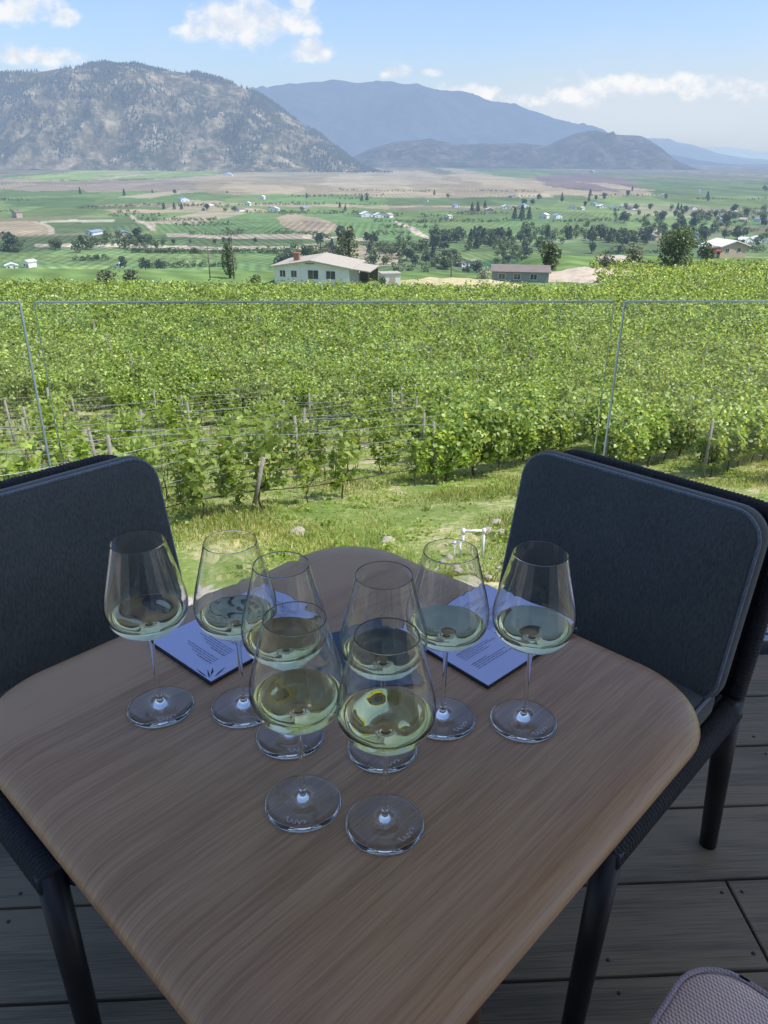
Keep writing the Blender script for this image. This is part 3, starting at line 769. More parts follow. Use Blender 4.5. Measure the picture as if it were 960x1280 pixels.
for k in ks:
    s0, s1 = spans[k]; s1 = min(s1, s0 + 62)
    near = -8 <= k <= 5
    if k == 0: s0 = float(np.dot((1.6, 18.0), RD)) - 5.6 * 2
    lab = 'wooden posts of a vineyard row among the leaves'
    if k == 0: lab = 'wires and posts of the front row, first below the terrace'
    if k == 2: lab = 'row whose leaning grey end post stands right of centre behind the chair'
    trellis(k, s0 - .55, s1, near, lab)

# ------------------------------------------------------------------ grass, rocks, pipe
def blades():
    n = 330000
    u = rng.random(n); y = 9.6 + (42 - 9.6) * u ** 1.8
    x = rng.uniform(-1, 1, n) * (y * .56 + 4)
    f = np.array([mn.noise(Vector((a * .55, b * .55, 4))) for a, b in zip(x, y)])
    keep = (f > -.12 + rng.normal(0, .14, n)); x, y, f = x[keep], y[keep], f[keep]
    z = height(x, y); n = len(x); h = rng.uniform(.02, .085, n) * (1 + np.clip(f, 0, 1) * 1.6); w = h * .10 + .004
    a = rng.uniform(0, 6.28, n); lx = rng.normal(0, .35, n) * h; ly = rng.normal(0, .35, n) * h
    v0 = np.stack([x - np.cos(a) * w, y - np.sin(a) * w, z - .01], 1); v1 = np.stack([x + np.cos(a) * w, y + np.sin(a) * w, z - .01], 1)
    v2 = np.stack([x + lx, y + ly, z + h], 1)
    V = np.stack([v0, v1, v2], 1).reshape(-1, 3); Fc = np.arange(n * 3).reshape(-1, 3)
    o = link('grass', fast_mesh('grass', V, Fc), M['grass']); tag(o, 'short green and straw grass between the vine rows', 'grass', kind='stuff')
blades()
def weeds():
    Cs = []; Ss = []
    for _ in range(1500):
        y = 9.8 + 22 * random.random() ** 1.6; x = random.uniform(-1, 1) * (y * .56 + 3)
        if mn.noise(Vector((x * .5, y * .5, 9))) < -.1: continue
        n = random.randrange(10, 34); h = random.uniform(.05, .22)
        q = rng.normal(size=(n, 3)) * np.array([h * .6, h * .6, h * .35]); q[:, 2] = np.abs(q[:, 2]) + .02
        q += np.array([x, y, gz(x, y)]); Cs.append(q); Ss.append(rng.uniform(.03, .075, n))
    V, Fc = leaf_quads(np.concatenate(Cs), np.concatenate(Ss), up=.6)
    o = link('weeds', fast_mesh('weeds', V, Fc), M['vine_young']); tag(o, 'low leafy weeds among the grass below the terrace', 'weeds', kind='stuff')
weeds()
def rock_mesh(seed, s=1):
    bm = bmesh.new(); bmesh.ops.create_icosphere(bm, subdivisions=2, radius=1)
    for v in bm.verts:
        v.co *= 1 + .35 * mn.noise(v.co * 1.2 + Vector((seed, 0, 0))); v.co.z *= .5
    me = bpy.data.meshes.new('rock'); bm.to_mesh(me); bm.free(); me.materials.append(M['rock']); return me
rocks = [rock_mesh(i * 3.1) for i in range(4)]
def ground_at(px_, py_):
    r = ray(px_, py_); t = 3.0
    while t < 400:
        p = Vector((0, 0, CH)) + r * t
        if p.z <= gz(p.x, p.y): return p
        t += .05
    return p
for px_, py_, s, lab in ((372, 666, .17, 'pale flat boulder on the grass left of the table corner'), (485, 677, .15, 'small white rock in the grass above the table corner'),
                    (620, 655, .12, 'pale rock beside the white pipe hoop, upper'), (626, 668, .15, 'pale rock beside the white pipe hoop, lower'), (610, 663, .10, 'small stone next to the pipe hoop')):
    p = ground_at(px_, py_); o = link('rock', random.choice(rocks)); o.location = (p.x, p.y, gz(p.x, p.y) + .02); o.scale = (s, s * .8, s * .8)
    o.rotation_euler = (0, 0, random.uniform(0, 6)); tag(o, lab, 'rock', 'rocks in the grass')
gc = ground_at(585, 700)
for i in range(26):
    o = link('rock', random.choice(rocks)); x, y = gc.x + random.gauss(0, .75) + .1, gc.y + random.gauss(0, .3) - .15
    s = random.uniform(.03, .08); o.location = (x, y, gz(x, y) + .01); o.scale = (s, s, s); o.rotation_euler = (0, 0, random.uniform(0, 6))
    tag(o, 'small pale stone scattered around the foot of the white pipe', 'stone', 'stones around the pipe')
# PVC hoop
p = ground_at(582, 697); e = empty('irrigation_pipe', (p.x, p.y, gz(p.x, p.y)), R(4), 'white plastic pipe hoop standing in the grass', 'pipe')
mb = MB(); mb.tube([(-.06, 0, -.1), (-.06, 0, .43)], .022, 10); mb.tube([(.26, 0, -.1), (.26, 0, .43)], .022, 10)
mb.tube([(-.06, 0, .45), (.26, 0, .45)], .022, 10); mb.build('hoop', M['pvc'], e)
mb = MB(); mb.tube([(-.06, 0, .40), (-.06, 0, .485)], .032, 10); mb.tube([(.26, 0, .40), (.26, 0, .485)], .032, 10); mb.build('elbow', M['pvc'], e)
mb = MB(); mb.tube([(-.17, .02, -.1), (-.17, .02, .22)], .022, 10); mb.tube([(-.17, .02, .2), (-.06, 0, .26)], .02, 10); mb.build('riser', M['pvc'], e)
mb = MB(); mb.tube([(-.17, .02, .20), (-.17, .02, .28)], .035, 10); mb.build('valve', M['pvc'], e)

# ------------------------------------------------------------------ trees
def crown_cloud(n, rx, rz, cz, lobes, seed, flat=.75):
    r = np.random.default_rng(seed); out = []
    for i in range(lobes):
        a = r.uniform(0, 6.28); q = r.uniform(0, .62); zz = r.uniform(-.6, .6)
        c = np.array([math.cos(a) * q * rx, math.sin(a) * q * rx, cz + zz * rz]); s = r.uniform(.34, .55)
        m = n // lobes; v = r.normal(size=(m, 3)); v /= np.linalg.norm(v, axis=1)[:, None]; v *= r.uniform(.55, 1, m)[:, None] ** .6
        out.append(c + v * np.array([rx * s, rx * s, rz * s * 1.05]))
    return np.concatenate(out)
def tree_meshes(kind, seed):
    """crown and trunk of a tree one metre high"""
    r = random.Random(seed); mb = MB()
    if kind in ('broad', 'bush', 'big'):
        n = {'broad': 750, 'bush': 450, 'big': 5200}[kind]; zc, rx, rz = {'broad': (.58, .42, .40), 'bush': (.42, .62, .42), 'big': (.54, .52, .45)}[kind]
        C = crown_cloud(n, rx, rz, zc, {'broad': 9, 'bush': 8, 'big': 26}[kind], seed)
        s = {'broad': .085, 'bush': .09, 'big': .034}[kind]
    elif kind == 'column':
        n = 900; z = rng.uniform(.1, 1, n); a = rng.uniform(0, 6.28, n)
        st = rng.integers(0, 5, n); w = .15 * np.sin(np.clip(z, .05, 1) * 2.6 + .25) + .01
        C = np.stack([np.cos(a) * w * .6 + np.cos(st * 1.3) * w * .6, np.sin(a) * w * .6 + np.sin(st * 1.3) * w * .6, z * (1 - .1 * (st % 3))], 1); s = .045
    else:
        n = 650; z = rng.uniform(.08, 1, n); a = rng.uniform(0, 6.28, n); w = .24 * (1.03 - z) ** .8 * rng.uniform(.5, 1.15, n)
        C = np.stack([np.cos(a) * w, np.sin(a) * w, z], 1); s = .07
    V, Fc = leaf_quads(C, rng.uniform(.6, 1.3, len(C)) * s, up=.3)
    cm = fast_mesh('crown', V, Fc)
    mb.tube([(0, 0, -.05), (r.uniform(-.02, .02), 0, .2), (r.uniform(-.03, .03), r.uniform(-.03, .03), .5), (0, 0, .8)], [.035, .028, .02, .006], 7)
    if kind in ('broad', 'big'):
        for i in range(5):
            a = i * 1.3 + r.random(); mb.tube([(0, 0, .2 + .05 * i), (math.cos(a) * .15, math.sin(a) * .15, .42 + .04 * i), (math.cos(a) * .3, math.sin(a) * .3, .55 + .05 * i)], [.018, .012, .004], 5)
    return cm, mb.mesh('trunk')
T = {}
for kind, mats, cnt_ in (('broad', ('tree_green', 'tree_dark'), 2), ('bush', ('tree_green', 'tree_olive'), 2), ('conifer', ('tree_dark', 'tree_dark'), 2), ('column', ('tree_green', 'tree_olive'), 2)):
    for i in range(cnt_):
        for mt in set(mats):
            c, t = tree_meshes(kind, i * 7 + len(T)); c.materials.append(M[mt]); t.materials.append(M['tree_bark']); T.setdefault((kind, mt), []).append((c, t))
def tree(name, key, x, y, z, h, wide=1.0, label='', cat='tree', group=None):
    c, t = random.choice(T[key]); e = empty(name, (x, y, z), random.uniform(0, 6), label, cat, group); e.scale = (h * wide, h * wide, h)
    link('crown', c, parent=e); link('trunk', t, parent=e); return e
# valley trees: boxes of picture, count, height in metres
ntree = 0
for x0, x1, y0, y1, n, h0, h1, con in ((2, 48, 312, 316, 7, 9, 14, 0), (48, 130, 308, 313, 8, 6, 10, 0), (130, 215, 300, 310, 12, 7, 13, 0), (214, 330, 303, 306, 9, 4, 6, 0),
        (345, 400, 318, 345, 12, 9, 14, 0), (400, 480, 298, 322, 13, 7, 12, .2), (480, 560, 312, 345, 18, 7, 12, .1), (520, 640, 296, 312, 22, 8, 13, .2), (555, 660, 318, 345, 14, 6, 10, 0),
        (560, 820, 296, 305, 44, 8, 13, .3), (660, 800, 304, 320, 12, 6, 10, 0), (760, 960, 262, 282, 34, 8, 14, .1), (800, 960, 282, 306, 34, 8, 14, .1), (640, 780, 248, 262, 10, 7, 12, .4),
        (200, 480, 262, 266, 8, 6, 10, .2), (100, 330, 240, 246, 7, 7, 12, .4), (380, 640, 243, 262, 9, 8, 13, .6), (700, 960, 236, 252, 14, 8, 14, .5)):
    for _ in range(int(n * .85)):
        p = at(random.uniform(x0, x1), random.uniform(y0, y1), VALLEY)
        key = ('conifer', 'tree_dark') if random.random() < con else random.choice([('broad', 'tree_green'), ('broad', 'tree_dark'), ('broad', 'tree_dark'), ('bush', 'tree_green')])
        tree('valley_tree', key, p.x, p.y, gz(p.x, p.y), random.uniform(h0, h1) * (.75 if key[0] == 'bush' else 1), 1.1,
             'dark leafy tree growing between the fields of the valley floor' if key[0] != 'conifer' else 'dark pointed conifer growing between the fields of the valley floor',
             'tree', 'trees across the valley floor'); ntree += 1
def woods():
    Cs = []; Ss = []
    for x0, x1, y0, y1, n in ((345, 400, 312, 345, 26), (400, 560, 300, 345, 70), (540, 660, 298, 340, 70), (560, 830, 294, 306, 110), (650, 960, 284, 300, 70), (760, 960, 262, 284, 60), (0, 130, 304, 316, 26), (130, 215, 298, 312, 22), (820, 960, 300, 312, 26)):
        for _ in range(n):
            x = random.uniform(x0, x1); y = random.uniform(y0, y1)
            if mn.noise(Vector((x * .03, y * .06, 2))) < -.12: continue
            p = at(x, y, VALLEY); h = random.uniform(4, 10)
            q = crown_cloud(150, h * .55, h * .48, h * .5, 5, random.randrange(9999)); q[:, 0] += p.x; q[:, 1] += p.y; q[:, 2] += gz(p.x, p.y)
            Cs.append(q); Ss.append(np.full(len(q), h * .13) * rng.uniform(.7, 1.3, len(q)))
    for _ in range(60):      # hedgerows along the plot borders
        x = random.uniform(-40, 940); y = random.choice([238, 242, 246, 250, 256, 262, 266, 270, 277, 284, 292, 300, 308, 316, 326, 334]) + random.uniform(-1.5, 1.5); L_ = random.uniform(25, 120); sl = random.uniform(-.03, .03)
        t = 0
        while t < L_:
            t += random.uniform(1.2, 5.5); p = at(x + t, y + sl * t, VALLEY); h = random.uniform(2.0, 5.5)
            q = crown_cloud(60, h * .7, h * .5, h * .45, 4, random.randrange(9999)); q[:, 0] += p.x; q[:, 1] += p.y; q[:, 2] += gz(p.x, p.y)
            Cs.append(q); Ss.append(np.full(len(q), h * .17) * rng.uniform(.7, 1.3, len(q)))
    V, Fc = leaf_quads(np.concatenate(Cs), np.concatenate(Ss), up=.3)
    o = link('woodland', fast_mesh('woodland', V, Fc), M['tree_green']); tag(o, 'bushy woodland along the stream and lanes of the valley floor', 'woodland', kind='stuff')
woods()
for px_, py_, h, key, w, lab in ((154, 338, 9, ('broad', 'tree_dark'), .8, 'leftmost of the three dark trees standing in the field left of the poles'),
        (182, 339, 9, ('broad', 'tree_dark'), 1.05, 'middle one of three dark round trees standing in the field'), (201, 339, 8, ('broad', 'tree_dark'), 1.05, 'rightmost of three dark round trees standing in the field')):
    p = at(px_, py_, VALLEY); tree('round_tree', key, p.x, p.y, gz(p.x, p.y), h, w, lab, 'tree')
for px_, py_, w, h, col in ((205, 262, 9, 9, 0), (218, 262, 7, 9, 1), (227, 262, 8, 9, 0), (643, 275, 9, 14, 0), (652, 276, 10, 17, 0), (661, 275, 9, 14, 1), (590, 265, 8, 12, 0), (597, 265, 9, 13, 0)):
    p = at(px_, py_, VALLEY); tree('conifer_tree', ('conifer', 'tree_dark'), p.x, p.y, gz(p.x, p.y), h, 1.1, 'dark pointed conifer in a small clump by the farmhouses', 'tree', 'conifer clumps by the farmhouses')

def near_tree(name, key, px_, Y, h, w, lab, cat='tree', sink=0.0):
    x = at_y(px_, Y); return tree(name, key, x, Y, gz(x, Y) - sink, h, w, lab, cat)
c, t = tree_meshes('big', 3); c.materials.append(M['tree_green']); t.materials.append(M['tree_bark']); T[('big', 'tree_green')] = [(c, t)]
near_tree('big_tree', ('big', 'tree_green'), 843, 158, 9.2, .98, 'big leafy tree at the right edge of the vineyard', sink=.3)
near_tree('green_tree', ('broad', 'tree_green'), 683, 150, 6.2, .95, 'round green tree beside the blue grey house')
near_tree('silver_shrub', ('bush', 'tree_green'), 605, 133, 3.6, 1.0, 'pale silvery shrub left of the blue grey house', 'shrub').children[0]
T[('bush', 'tree_silver')] = [(T[('bush', 'tree_olive')][0][0].copy(), T[('bush', 'tree_olive')][0][1])]
T[('bush', 'tree_silver')][0][0].materials.clear(); T[('bush', 'tree_silver')][0][0].materials.append(M['tree_silver'])
for ob in [o for o in scene.objects if o.parent and o.parent.name.startswith('silver_shrub') and o.name.startswith('crown')]: ob.data = T[('bush', 'tree_silver')][0][0]
near_tree('columnar_tree', ('column', 'tree_green'), 287, 140, 5.9, 1.15, 'narrow upright tree between the two utility poles')
near_tree('poplar_tree', ('column', 'tree_olive'), 437, 175, 9.3, 1.1, 'pale tall poplar behind the white house')
near_tree('poplar_tree', ('column', 'tree_olive'), 427, 180, 8.6, .9, 'thinner poplar left of the tall one behind the white house')
near_tree('round_bush', ('bush', 'tree_green'), 478, 126, 2.1, .75, 'small dark bush by the white shed', 'bush')
near_tree('olive_bush', ('bush', 'tree_olive'), 132, 126, 3.0, 1.2, 'loose olive bush at the far left vineyard edge, left one', 'bush')
near_tree('olive_bush', ('bush', 'tree_olive'), 162, 130, 2.6, 1.3, 'loose olive bush at the far left vineyard edge, right one', 'bush')
near_tree('leafy_bush', ('bush', 'tree_green'), 318, 128, 2.4, 1.1, 'green bush left of the white house', 'bush')
near_tree('dry_bush', ('bush', 'tree_olive'), 757, 152, 4.6, .85, 'greyish dry bush on the dirt mound, left one', 'bush')
near_tree('dry_bush', ('bush', 'tree_olive'), 790, 165, 5.6, 1.0, 'greyish dry bush on the dirt mound, beside the big tree', 'bush')
near_tree('dark_bush', ('bush', 'tree_green'), 878, 175, 5.5, .8, 'dark bush behind the big tree by the white roofed house', 'bush')

# ------------------------------------------------------------------ dirt mound and dry grass beyond the vines
def mound(name, px_, Y, rx, ry, h, mat, lab):
    x0 = at_y(px_, Y); n = 40; V = []; Fc = []
    for i in range(n):
        for j in range(n):
            u, v = i / (n - 1) * 2 - 1, j / (n - 1) * 2 - 1; q = max(0, 1 - u * u - v * v) if True else 0
            x, y = x0 + u * rx, Y + v * ry
            V.append((x, y, gz(x, y) - .1 + h * q ** .7 * (1 + .4 * mn.noise(Vector((x * .5, y * .5, 0))))))
    for i in range(n - 1):
        for j in range(n - 1): a = i * n + j; Fc.append((a, a + n, a + n + 1, a + 1))
    o = link(name, fast_mesh(name, V, Fc, True), mat); tag(o, lab, kind='structure')
M['dirt'] = plain('pale_dirt', (.50,.42,.32), rough=.95, var=.25, scale=.6, haze=True, coords='Object')
M['straw'] = plain('dry_straw_grass', (.50,.43,.24), rough=.95, var=.25, scale=1.2, haze=True)
mound('dirt_mound', 740, 145, 14, 9, 1.3, M['dirt'], 'pale dirt mound behind the vines')
mound('dry_grass_bank', 575, 131, 11, 6, .9, M['straw'], 'dry straw coloured bank behind the vines')
p0 = at_y(785, 180)
mound('dirt_road', 778, 172, 4, 16, 1.1, M['dirt'], 'pale dirt track climbing behind the mound')

# ------------------------------------------------------------------ houses
def gable(mb_roof, w, d, h, rise, over=.5, th=.22):
    """ridge along y"""
    hw = w / 2 + over; y0, y1 = -d / 2 - over, d / 2 + over; sl = rise / (w / 2)
    for s in (-1, 1):
        a = [(0, y0, h + rise + .03), (s * hw, y0, h - over * sl + .03), (s * hw, y1, h - over * sl + .03), (0, y1, h + rise + .03)]
        b = [(x, y, z + th) for x, y, z in a]
        mb_roof.add(a + b, [(0,1,2,3),(4,7,6,5),(0,4,5,1),(1,5,6,2),(2,6,7,3),(3,7,4,0)])
def wall_shell(mb, w, d, h, rise):
    vs = [(-w/2,-d/2,-2),(w/2,-d/2,-2),(w/2,d/2,-2),(-w/2,d/2,-2),(-w/2,-d/2,h),(w/2,-d/2,h),(w/2,d/2,h),(-w/2,d/2,h),(0,-d/2,h+rise),(0,d/2,h+rise)]
    mb.add(vs, [(0,3,2,1),(0,1,5,8,4),(2,3,7,9,6),(1,2,6,5),(3,0,4,7),(4,8,9,7),(5,6,9,8)])
def window(parent, x, y, z, w, h, face='front'):
    f = MB(); t = .06
    if face == 'front':
        for a, b in (((x-w/2-t, y-.05, z-t), (x+w/2+t, y+.01, z)), ((x-w/2-t, y-.05, z+h), (x+w/2+t, y+.01, z+h+t)), ((x-w/2-t, y-.05, z), (x-w/2, y+.01, z+h)), ((x+w/2, y-.05, z), (x+w/2+t, y+.01, z+h)), ((x-.02, y-.04, z), (x+.02, y+.01, z+h))): f.box(a, b)
        o = f.build('window', M['white_wall'], parent); g = MB(); g.box((x-w/2, y-.02, z), (x+w/2, y+.005, z+h)); g.build('pane', M['pane'], o)
# the white house
x = at_y(399, 134)
hs = empty('white_house', (x, 134, gz(x, 134) + .45), R(-10), 'low white house with a wide pale gable roof and brick chimney', 'house')
mb = MB(); wall_shell(mb, 12.4, 10, 2.5, 1.0); mb.build('wall', M['white_wall'], hs)
mb = MB(); gable(mb, 12.4, 10, 2.5, 1.0, .6); rf = mb.build('roof', M['grey_roof'], hs)
mb = MB(); mb.box((-3.7, -2.2, 3.0), (-2.8, -1.3, 4.3)); mb.box((-3.8, -2.3, 4.3), (-2.7, -1.2, 4.42)); mb.build('chimney', M['brick'], rf)
mb = MB(); mb.box((-.75, -5.85, 3.2), (.75, -5.81, 3.38)); mb.build('vent', M['trim'], rf)
for wx, ww, wz, wh in ((-4.8, .9, 1.0, 1.0), (-2.9, .9, 1.0, 1.0), (0.3, 1.7, .8, 1.35), (3.2, 1.5, .85, 1.25)): window(hs, wx, -5.0, wz, ww, wh)
mb = MB(); mb.box((-1.6, -5.06, -2), (-1.45, -5.0, 3.2)); mb.build('downpipe', M['white_wall'], hs)
cp = MB(); cp.add([(6.3, -5, 2.45), (9.6, -5, 2.05), (9.6, 3, 2.05), (6.3, 3, 2.45), (6.3, -5, 2.62), (9.6, -5, 2.22), (9.6, 3, 2.22), (6.3, 3, 2.62)], [(0,1,2,3),(4,7,6,5),(0,4,5,1),(1,5,6,2),(2,6,7,3),(3,7,4,0)])
co = cp.build('carport_roof', M['grey_roof'], hs)
for cx, cy in ((9.4, -4.8), (9.4, 2.8), (7.9, -4.8)):
    q = MB(); q.box((cx-.08, cy-.08, -2), (cx+.08, cy+.08, 2.0)); q.build('carport_post', M['trim'], hs)
mb = MB(); mb.box((6.35, 2.8, -2), (9.5, 2.95, 2.0)); mb.build('carport_wall', M['trim'], hs)
# shed
x = at_y(487, 128); sh = empty('white_shed', (x, 128, gz(x, 128)), R(12), 'small white flat topped shed right of the white house', 'shed')
mb = MB(); mb.box((-1.5, -1.2, -1), (1.5, 1.2, 1.75)); mb.build('wall', M['white_wall'], sh)
mb = MB(); mb.box((-1.65, -1.35, 1.75), (1.65, 1.35, 1.9)); mb.build('roof', M['grey_roof'], sh)
mb = MB(); mb.box((-.2, -1.24, -1), (.7, -1.2, 1.4)); mb.build('door', M['tan_wall'], sh)
# blue-grey house
x = at_y(650, 140); bh = empty('blue_house', (x, 140, gz(x, 140) - .2), R(-6), 'blue grey house with a long brown roof behind the vines', 'house')
mb = MB(); wall_shell(mb, 5.5, 9.5, 2.0, .75); w_ = mb.build('wall', M['blue_wall'], bh); w_.rotation_euler = (0, 0, R(90))
mb = MB(); gable(mb, 5.5, 9.5, 2.0, .75, .35, .15); r_ = mb.build('roof', M['brown_roof'], bh); r_.rotation_euler = (0, 0, R(90))
for wx in (-3.2, -.6, 2.2): window(bh, wx, -2.76, .8, 1.1, .9)
# white-roofed house
x = at_y(901, 200); wh = empty('white_roofed_house', (x, 200, gz(x, 200) + .7), R(20), 'house with a broad white roof at the right edge of the bench', 'house')
mb = MB(); wall_shell(mb, 8, 6, 2.2, 1.1); mb.build('wall', M['tan_wall'], wh)
mb = MB(); gable(mb, 8, 6, 2.2, 1.1, .6); mb.build('roof', M['white_roof'], wh)
mb = MB(); mb.box((-6.5, -2, -3), (-4.02, 2, 1.9)); mb.build('annex', M['white_wall'], wh)
mb = MB(); mb.box((-6.7, -2.2, 1.9), (-4.02, 2.2, 2.05)); mb.build('annex_roof', M['white_roof'], wh)
for wx in (-2, 1.5): window(wh, wx, -3.0, .7, 1.1, 1.0)
# pickup next to it
x = at_y(884, 192); car = empty('red_pickup', (x, 192, gz(x, 192) + 1.0), R(15), 'red pickup truck parked beside the white roofed house', 'truck')
mb = MB(); mb.box((-2.5, -.9, .4), (2.5, .9, .95)); mb.box((-.9, -.8, .95), (1.1, .8, 1.6)); mb.build('body', M['red_paint'], car, bevel=.12)
mb = MB(); mb.box((-.85, -.83, 1.05), (1.0, .83, 1.48)); mb.build('side_window', M['pane'], car)
for wx in (-1.6, 1.6):
    for wy in (-.85, .85):
        q = MB(); q.tube([(wx, wy - .1, .36), (wx, wy + .1, .36)], .36, 14); q.build('wheel', M['tyre'], car)

def far_house(px_, py_, w, d, h, wall, roof, lab, name='farmhouse', rise=None, rot=None):
    w, d, h = w * .78, d * .8, h * .8
    p = at(px_, py_, VALLEY); e = empty(name, (p.x, p.y, gz(p.x, p.y)), R(random.uniform(-40, 40)) if rot is None else rot, lab, 'house' if name != 'barn' else 'barn', 'farmhouses across the valley')
    mb = MB(); wall_shell(mb, w, d, h, rise or w * .18); mb.build('wall', M[wall], e)
    mb = MB(); gable(mb, w, d, h, rise or w * .18, .5, .3); mb.build('roof', M[roof], e)
    q = MB(); q.box((-w*.25-.6, -d/2-.06, 1), (-w*.25+.6, -d/2-.01, 2.1)); q.build('window', M['pane'], e)
    q = MB(); q.box((w*.2-.5, -d/2-.06, 0), (w*.2+.5, -d/2-.01, 2.1)); q.build('door', M['trim'], e)
L = 'house standing among the valley fields'
for a in ((230, 252, 18, 12, 5, 'white_wall', 'blue_roof', 'large pale barn with blue grey roof on the upper green fields'), (328, 249, 10, 14, 5, 'white_wall', 'white_roof', 'small bright white shed on the upper green band'),
          (155, 296, 13, 18, 4, 'tan_wall', 'blue_roof', 'long house with blue roof by the dark trees left'), (118, 293, 9, 22, 3, 'white_wall', 'blue_roof', 'low long blue roofed building left of the blue roofed house'),
          (15, 337, 9, 7, 3.2, 'white_wall', 'white_roof', 'white roofed house at the far left edge, left one'), (38, 334, 6, 8, 4.5, 'white_wall', 'white_roof', 'taller white house at the far left edge, right one'),
          (22, 272, 11, 9, 7, 'tan_wall', 'brown_roof', 'tan towered house on the bare dirt at left'), (458, 271, 20, 12, 4, 'white_wall', 'white_roof', 'long white farm building right of the dirt patch'),
          (473, 272, 14, 10, 4, 'white_wall', 'white_roof', 'smaller white farm building beside the long one'), (343, 264, 16, 10, 4, 'white_wall', 'white_roof', 'white shed on the road above the big green field'),
          (680, 273, 13, 10, 5, 'white_wall', 'white_roof', 'white house right of the conifer clump'), (696, 273, 14, 9, 4, 'white_wall', 'blue_roof', 'blue roofed house right of the white one'),
          (285, 220, 40, 20, 6, 'white_wall', 'white_roof', 'tiny white building at the foot of the rocky mountain'), (740, 216, 30, 20, 8, 'tan_wall', 'white_roof', 'pale building on the green bench below the hill'),
          (580, 333, 8, 6, 3, 'white_wall', 'brown_roof', 'brown roofed house among trees left of the silver shrub'), (594, 331, 7, 5, 3, 'white_wall', 'grey_roof', 'small white house among trees above the silver shrub'),
          (150, 334, 5, 4, 2.4, 'white_wall', 'white_roof', 'tiny white hut beside the dark tree in the field'), (45, 349, 8, 5, 2, 'white_wall', 'white_roof', 'low white shed at the field edge, far left')): far_house(*a)
for px_, py_ in ((310, 257), (262, 259), (300, 264), (570, 259), (612, 264), (632, 261), (655, 259), (742, 257), (752, 260), (767, 262), (780, 260), (790, 262), (532, 252), (485, 272), (930, 277), (950, 277), (905, 278), (947, 303), (930, 304),
                 (865, 262), (715, 261), (726, 262), (560, 273), (875, 240), (830, 246), (815, 300), (870, 298), (640, 247), (918, 268), (380, 262)):
    far_house(px_, py_, random.uniform(9, 15), random.uniform(8, 13), random.uniform(3, 4.5), random.choice(['white_wall', 'white_wall', 'tan_wall']), random.choice(['white_roof', 'grey_roof', 'brown_roof', 'blue_roof']), L)
# poles
for px_, Y, h, lab in ((262, 136, 5.6, 'thin utility pole left of the narrow tree'), (292, 138, 7.9, 'taller utility pole right of the narrow tree'), (564, 136, 4.6, 'thin pole on the dry grass bank')):
    x = at_y(px_, Y); e = empty('utility_pole', (x, Y, gz(x, Y)), 0, lab, 'pole')
    q = MB(); q.tube([(0, 0, -.5), (0, 0, h)], [.11, .07], 8); q.build('mast', M['pole_wood'], e)
    if px_ != 564:
        q = MB(); q.box((-.5, -.04, h - .55), (.5, .04, h - .45)); q.build('crossarm', M['pole_wood'], e)
        if px_ == 292:
            q = MB(); q.tube([(.12, -.1, h - 1.5), (.12, -.1, h - .9)], .14, 8); q.build('transformer', M['grey_roof'], e)

# ------------------------------------------------------------------ the terrace
DA = R(3.2); DM = Matrix.Rotation(DA, 4, 'Z')
def deck():
    mb = MB(); holes = MB(); step = .2085; p = 1.172 - step * 22
    r = random.Random(4)
    while p + step < 2.09:
        k = round((p - 1.172) / step)
        if k == -1: joints = [-3.6, -.98 + .0, .83, 3.5]
        else: o_ = r.uniform(-1.5, 1.5); joints = [-5.6 + o_ - 1.2, -2.4 + o_ * .6 - 1, 2.6 + abs(o_), 5.2]
        joints = [-6.5] + [j for j in joints if -6.3 < j < 6.3] + [6.5]
        for a, b in zip(joints[:-1], joints[1:]):
            x0, x1, y0, y1 = a + .0025, b - .0025, p + .0035, p + step - .0035
            c = .0025
            vs = [(x0, y0, -.03), (x1, y0, -.03), (x1, y1, -.03), (x0, y1, -.03), (x0, y0, -c), (x1, y0, -c), (x1, y1, -c), (x0, y1, -c),
                  (x0 + c, y0 + c, 0), (x1 - c, y0 + c, 0), (x1 - c, y1 - c, 0), (x0 + c, y1 - c, 0)]
            mb.add(vs, [(0,3,2,1),(0,1,5,4),(1,2,6,5),(2,3,7,6),(3,0,4,7),(4,5,9,8),(5,6,10,9),(6,7,11,10),(7,4,8,11),(8,9,10,11)])
            xs = [x0 + .02, x1 - .02] + [t * .61 - 6.2 for t in range(21)]
            for hx in xs:
                for hy in (y0 + .03, y1 - .03):
                    if x0 < hx < x1: holes.lathe_at = None; holes.tube([(hx, hy, .0002), (hx, hy, .0012)], .0042, 8)
        p += step
    o = mb.build('deck', M['deck']); o.rotation_euler = (0, 0, DA); tag(o, 'dark grey stained wooden terrace boards', kind='structure')
    h = holes.build('deck_screws', M['black_metal'], o)
    q = MB(); q.box((-6.5, -3.5, -.35), (6.5, 2.05, -.04)); q.build('deck_joists', M['black_metal'], o)
deck()
q = MB(); q.box((-6.5, -3.2, -6), (6.5, 1.95, -.36)); o = q.build('foundation_wall', M['tan_wall']); o.rotation_euler = (0, 0, DA); tag(o, kind='structure', label='foundation wall below the terrace')
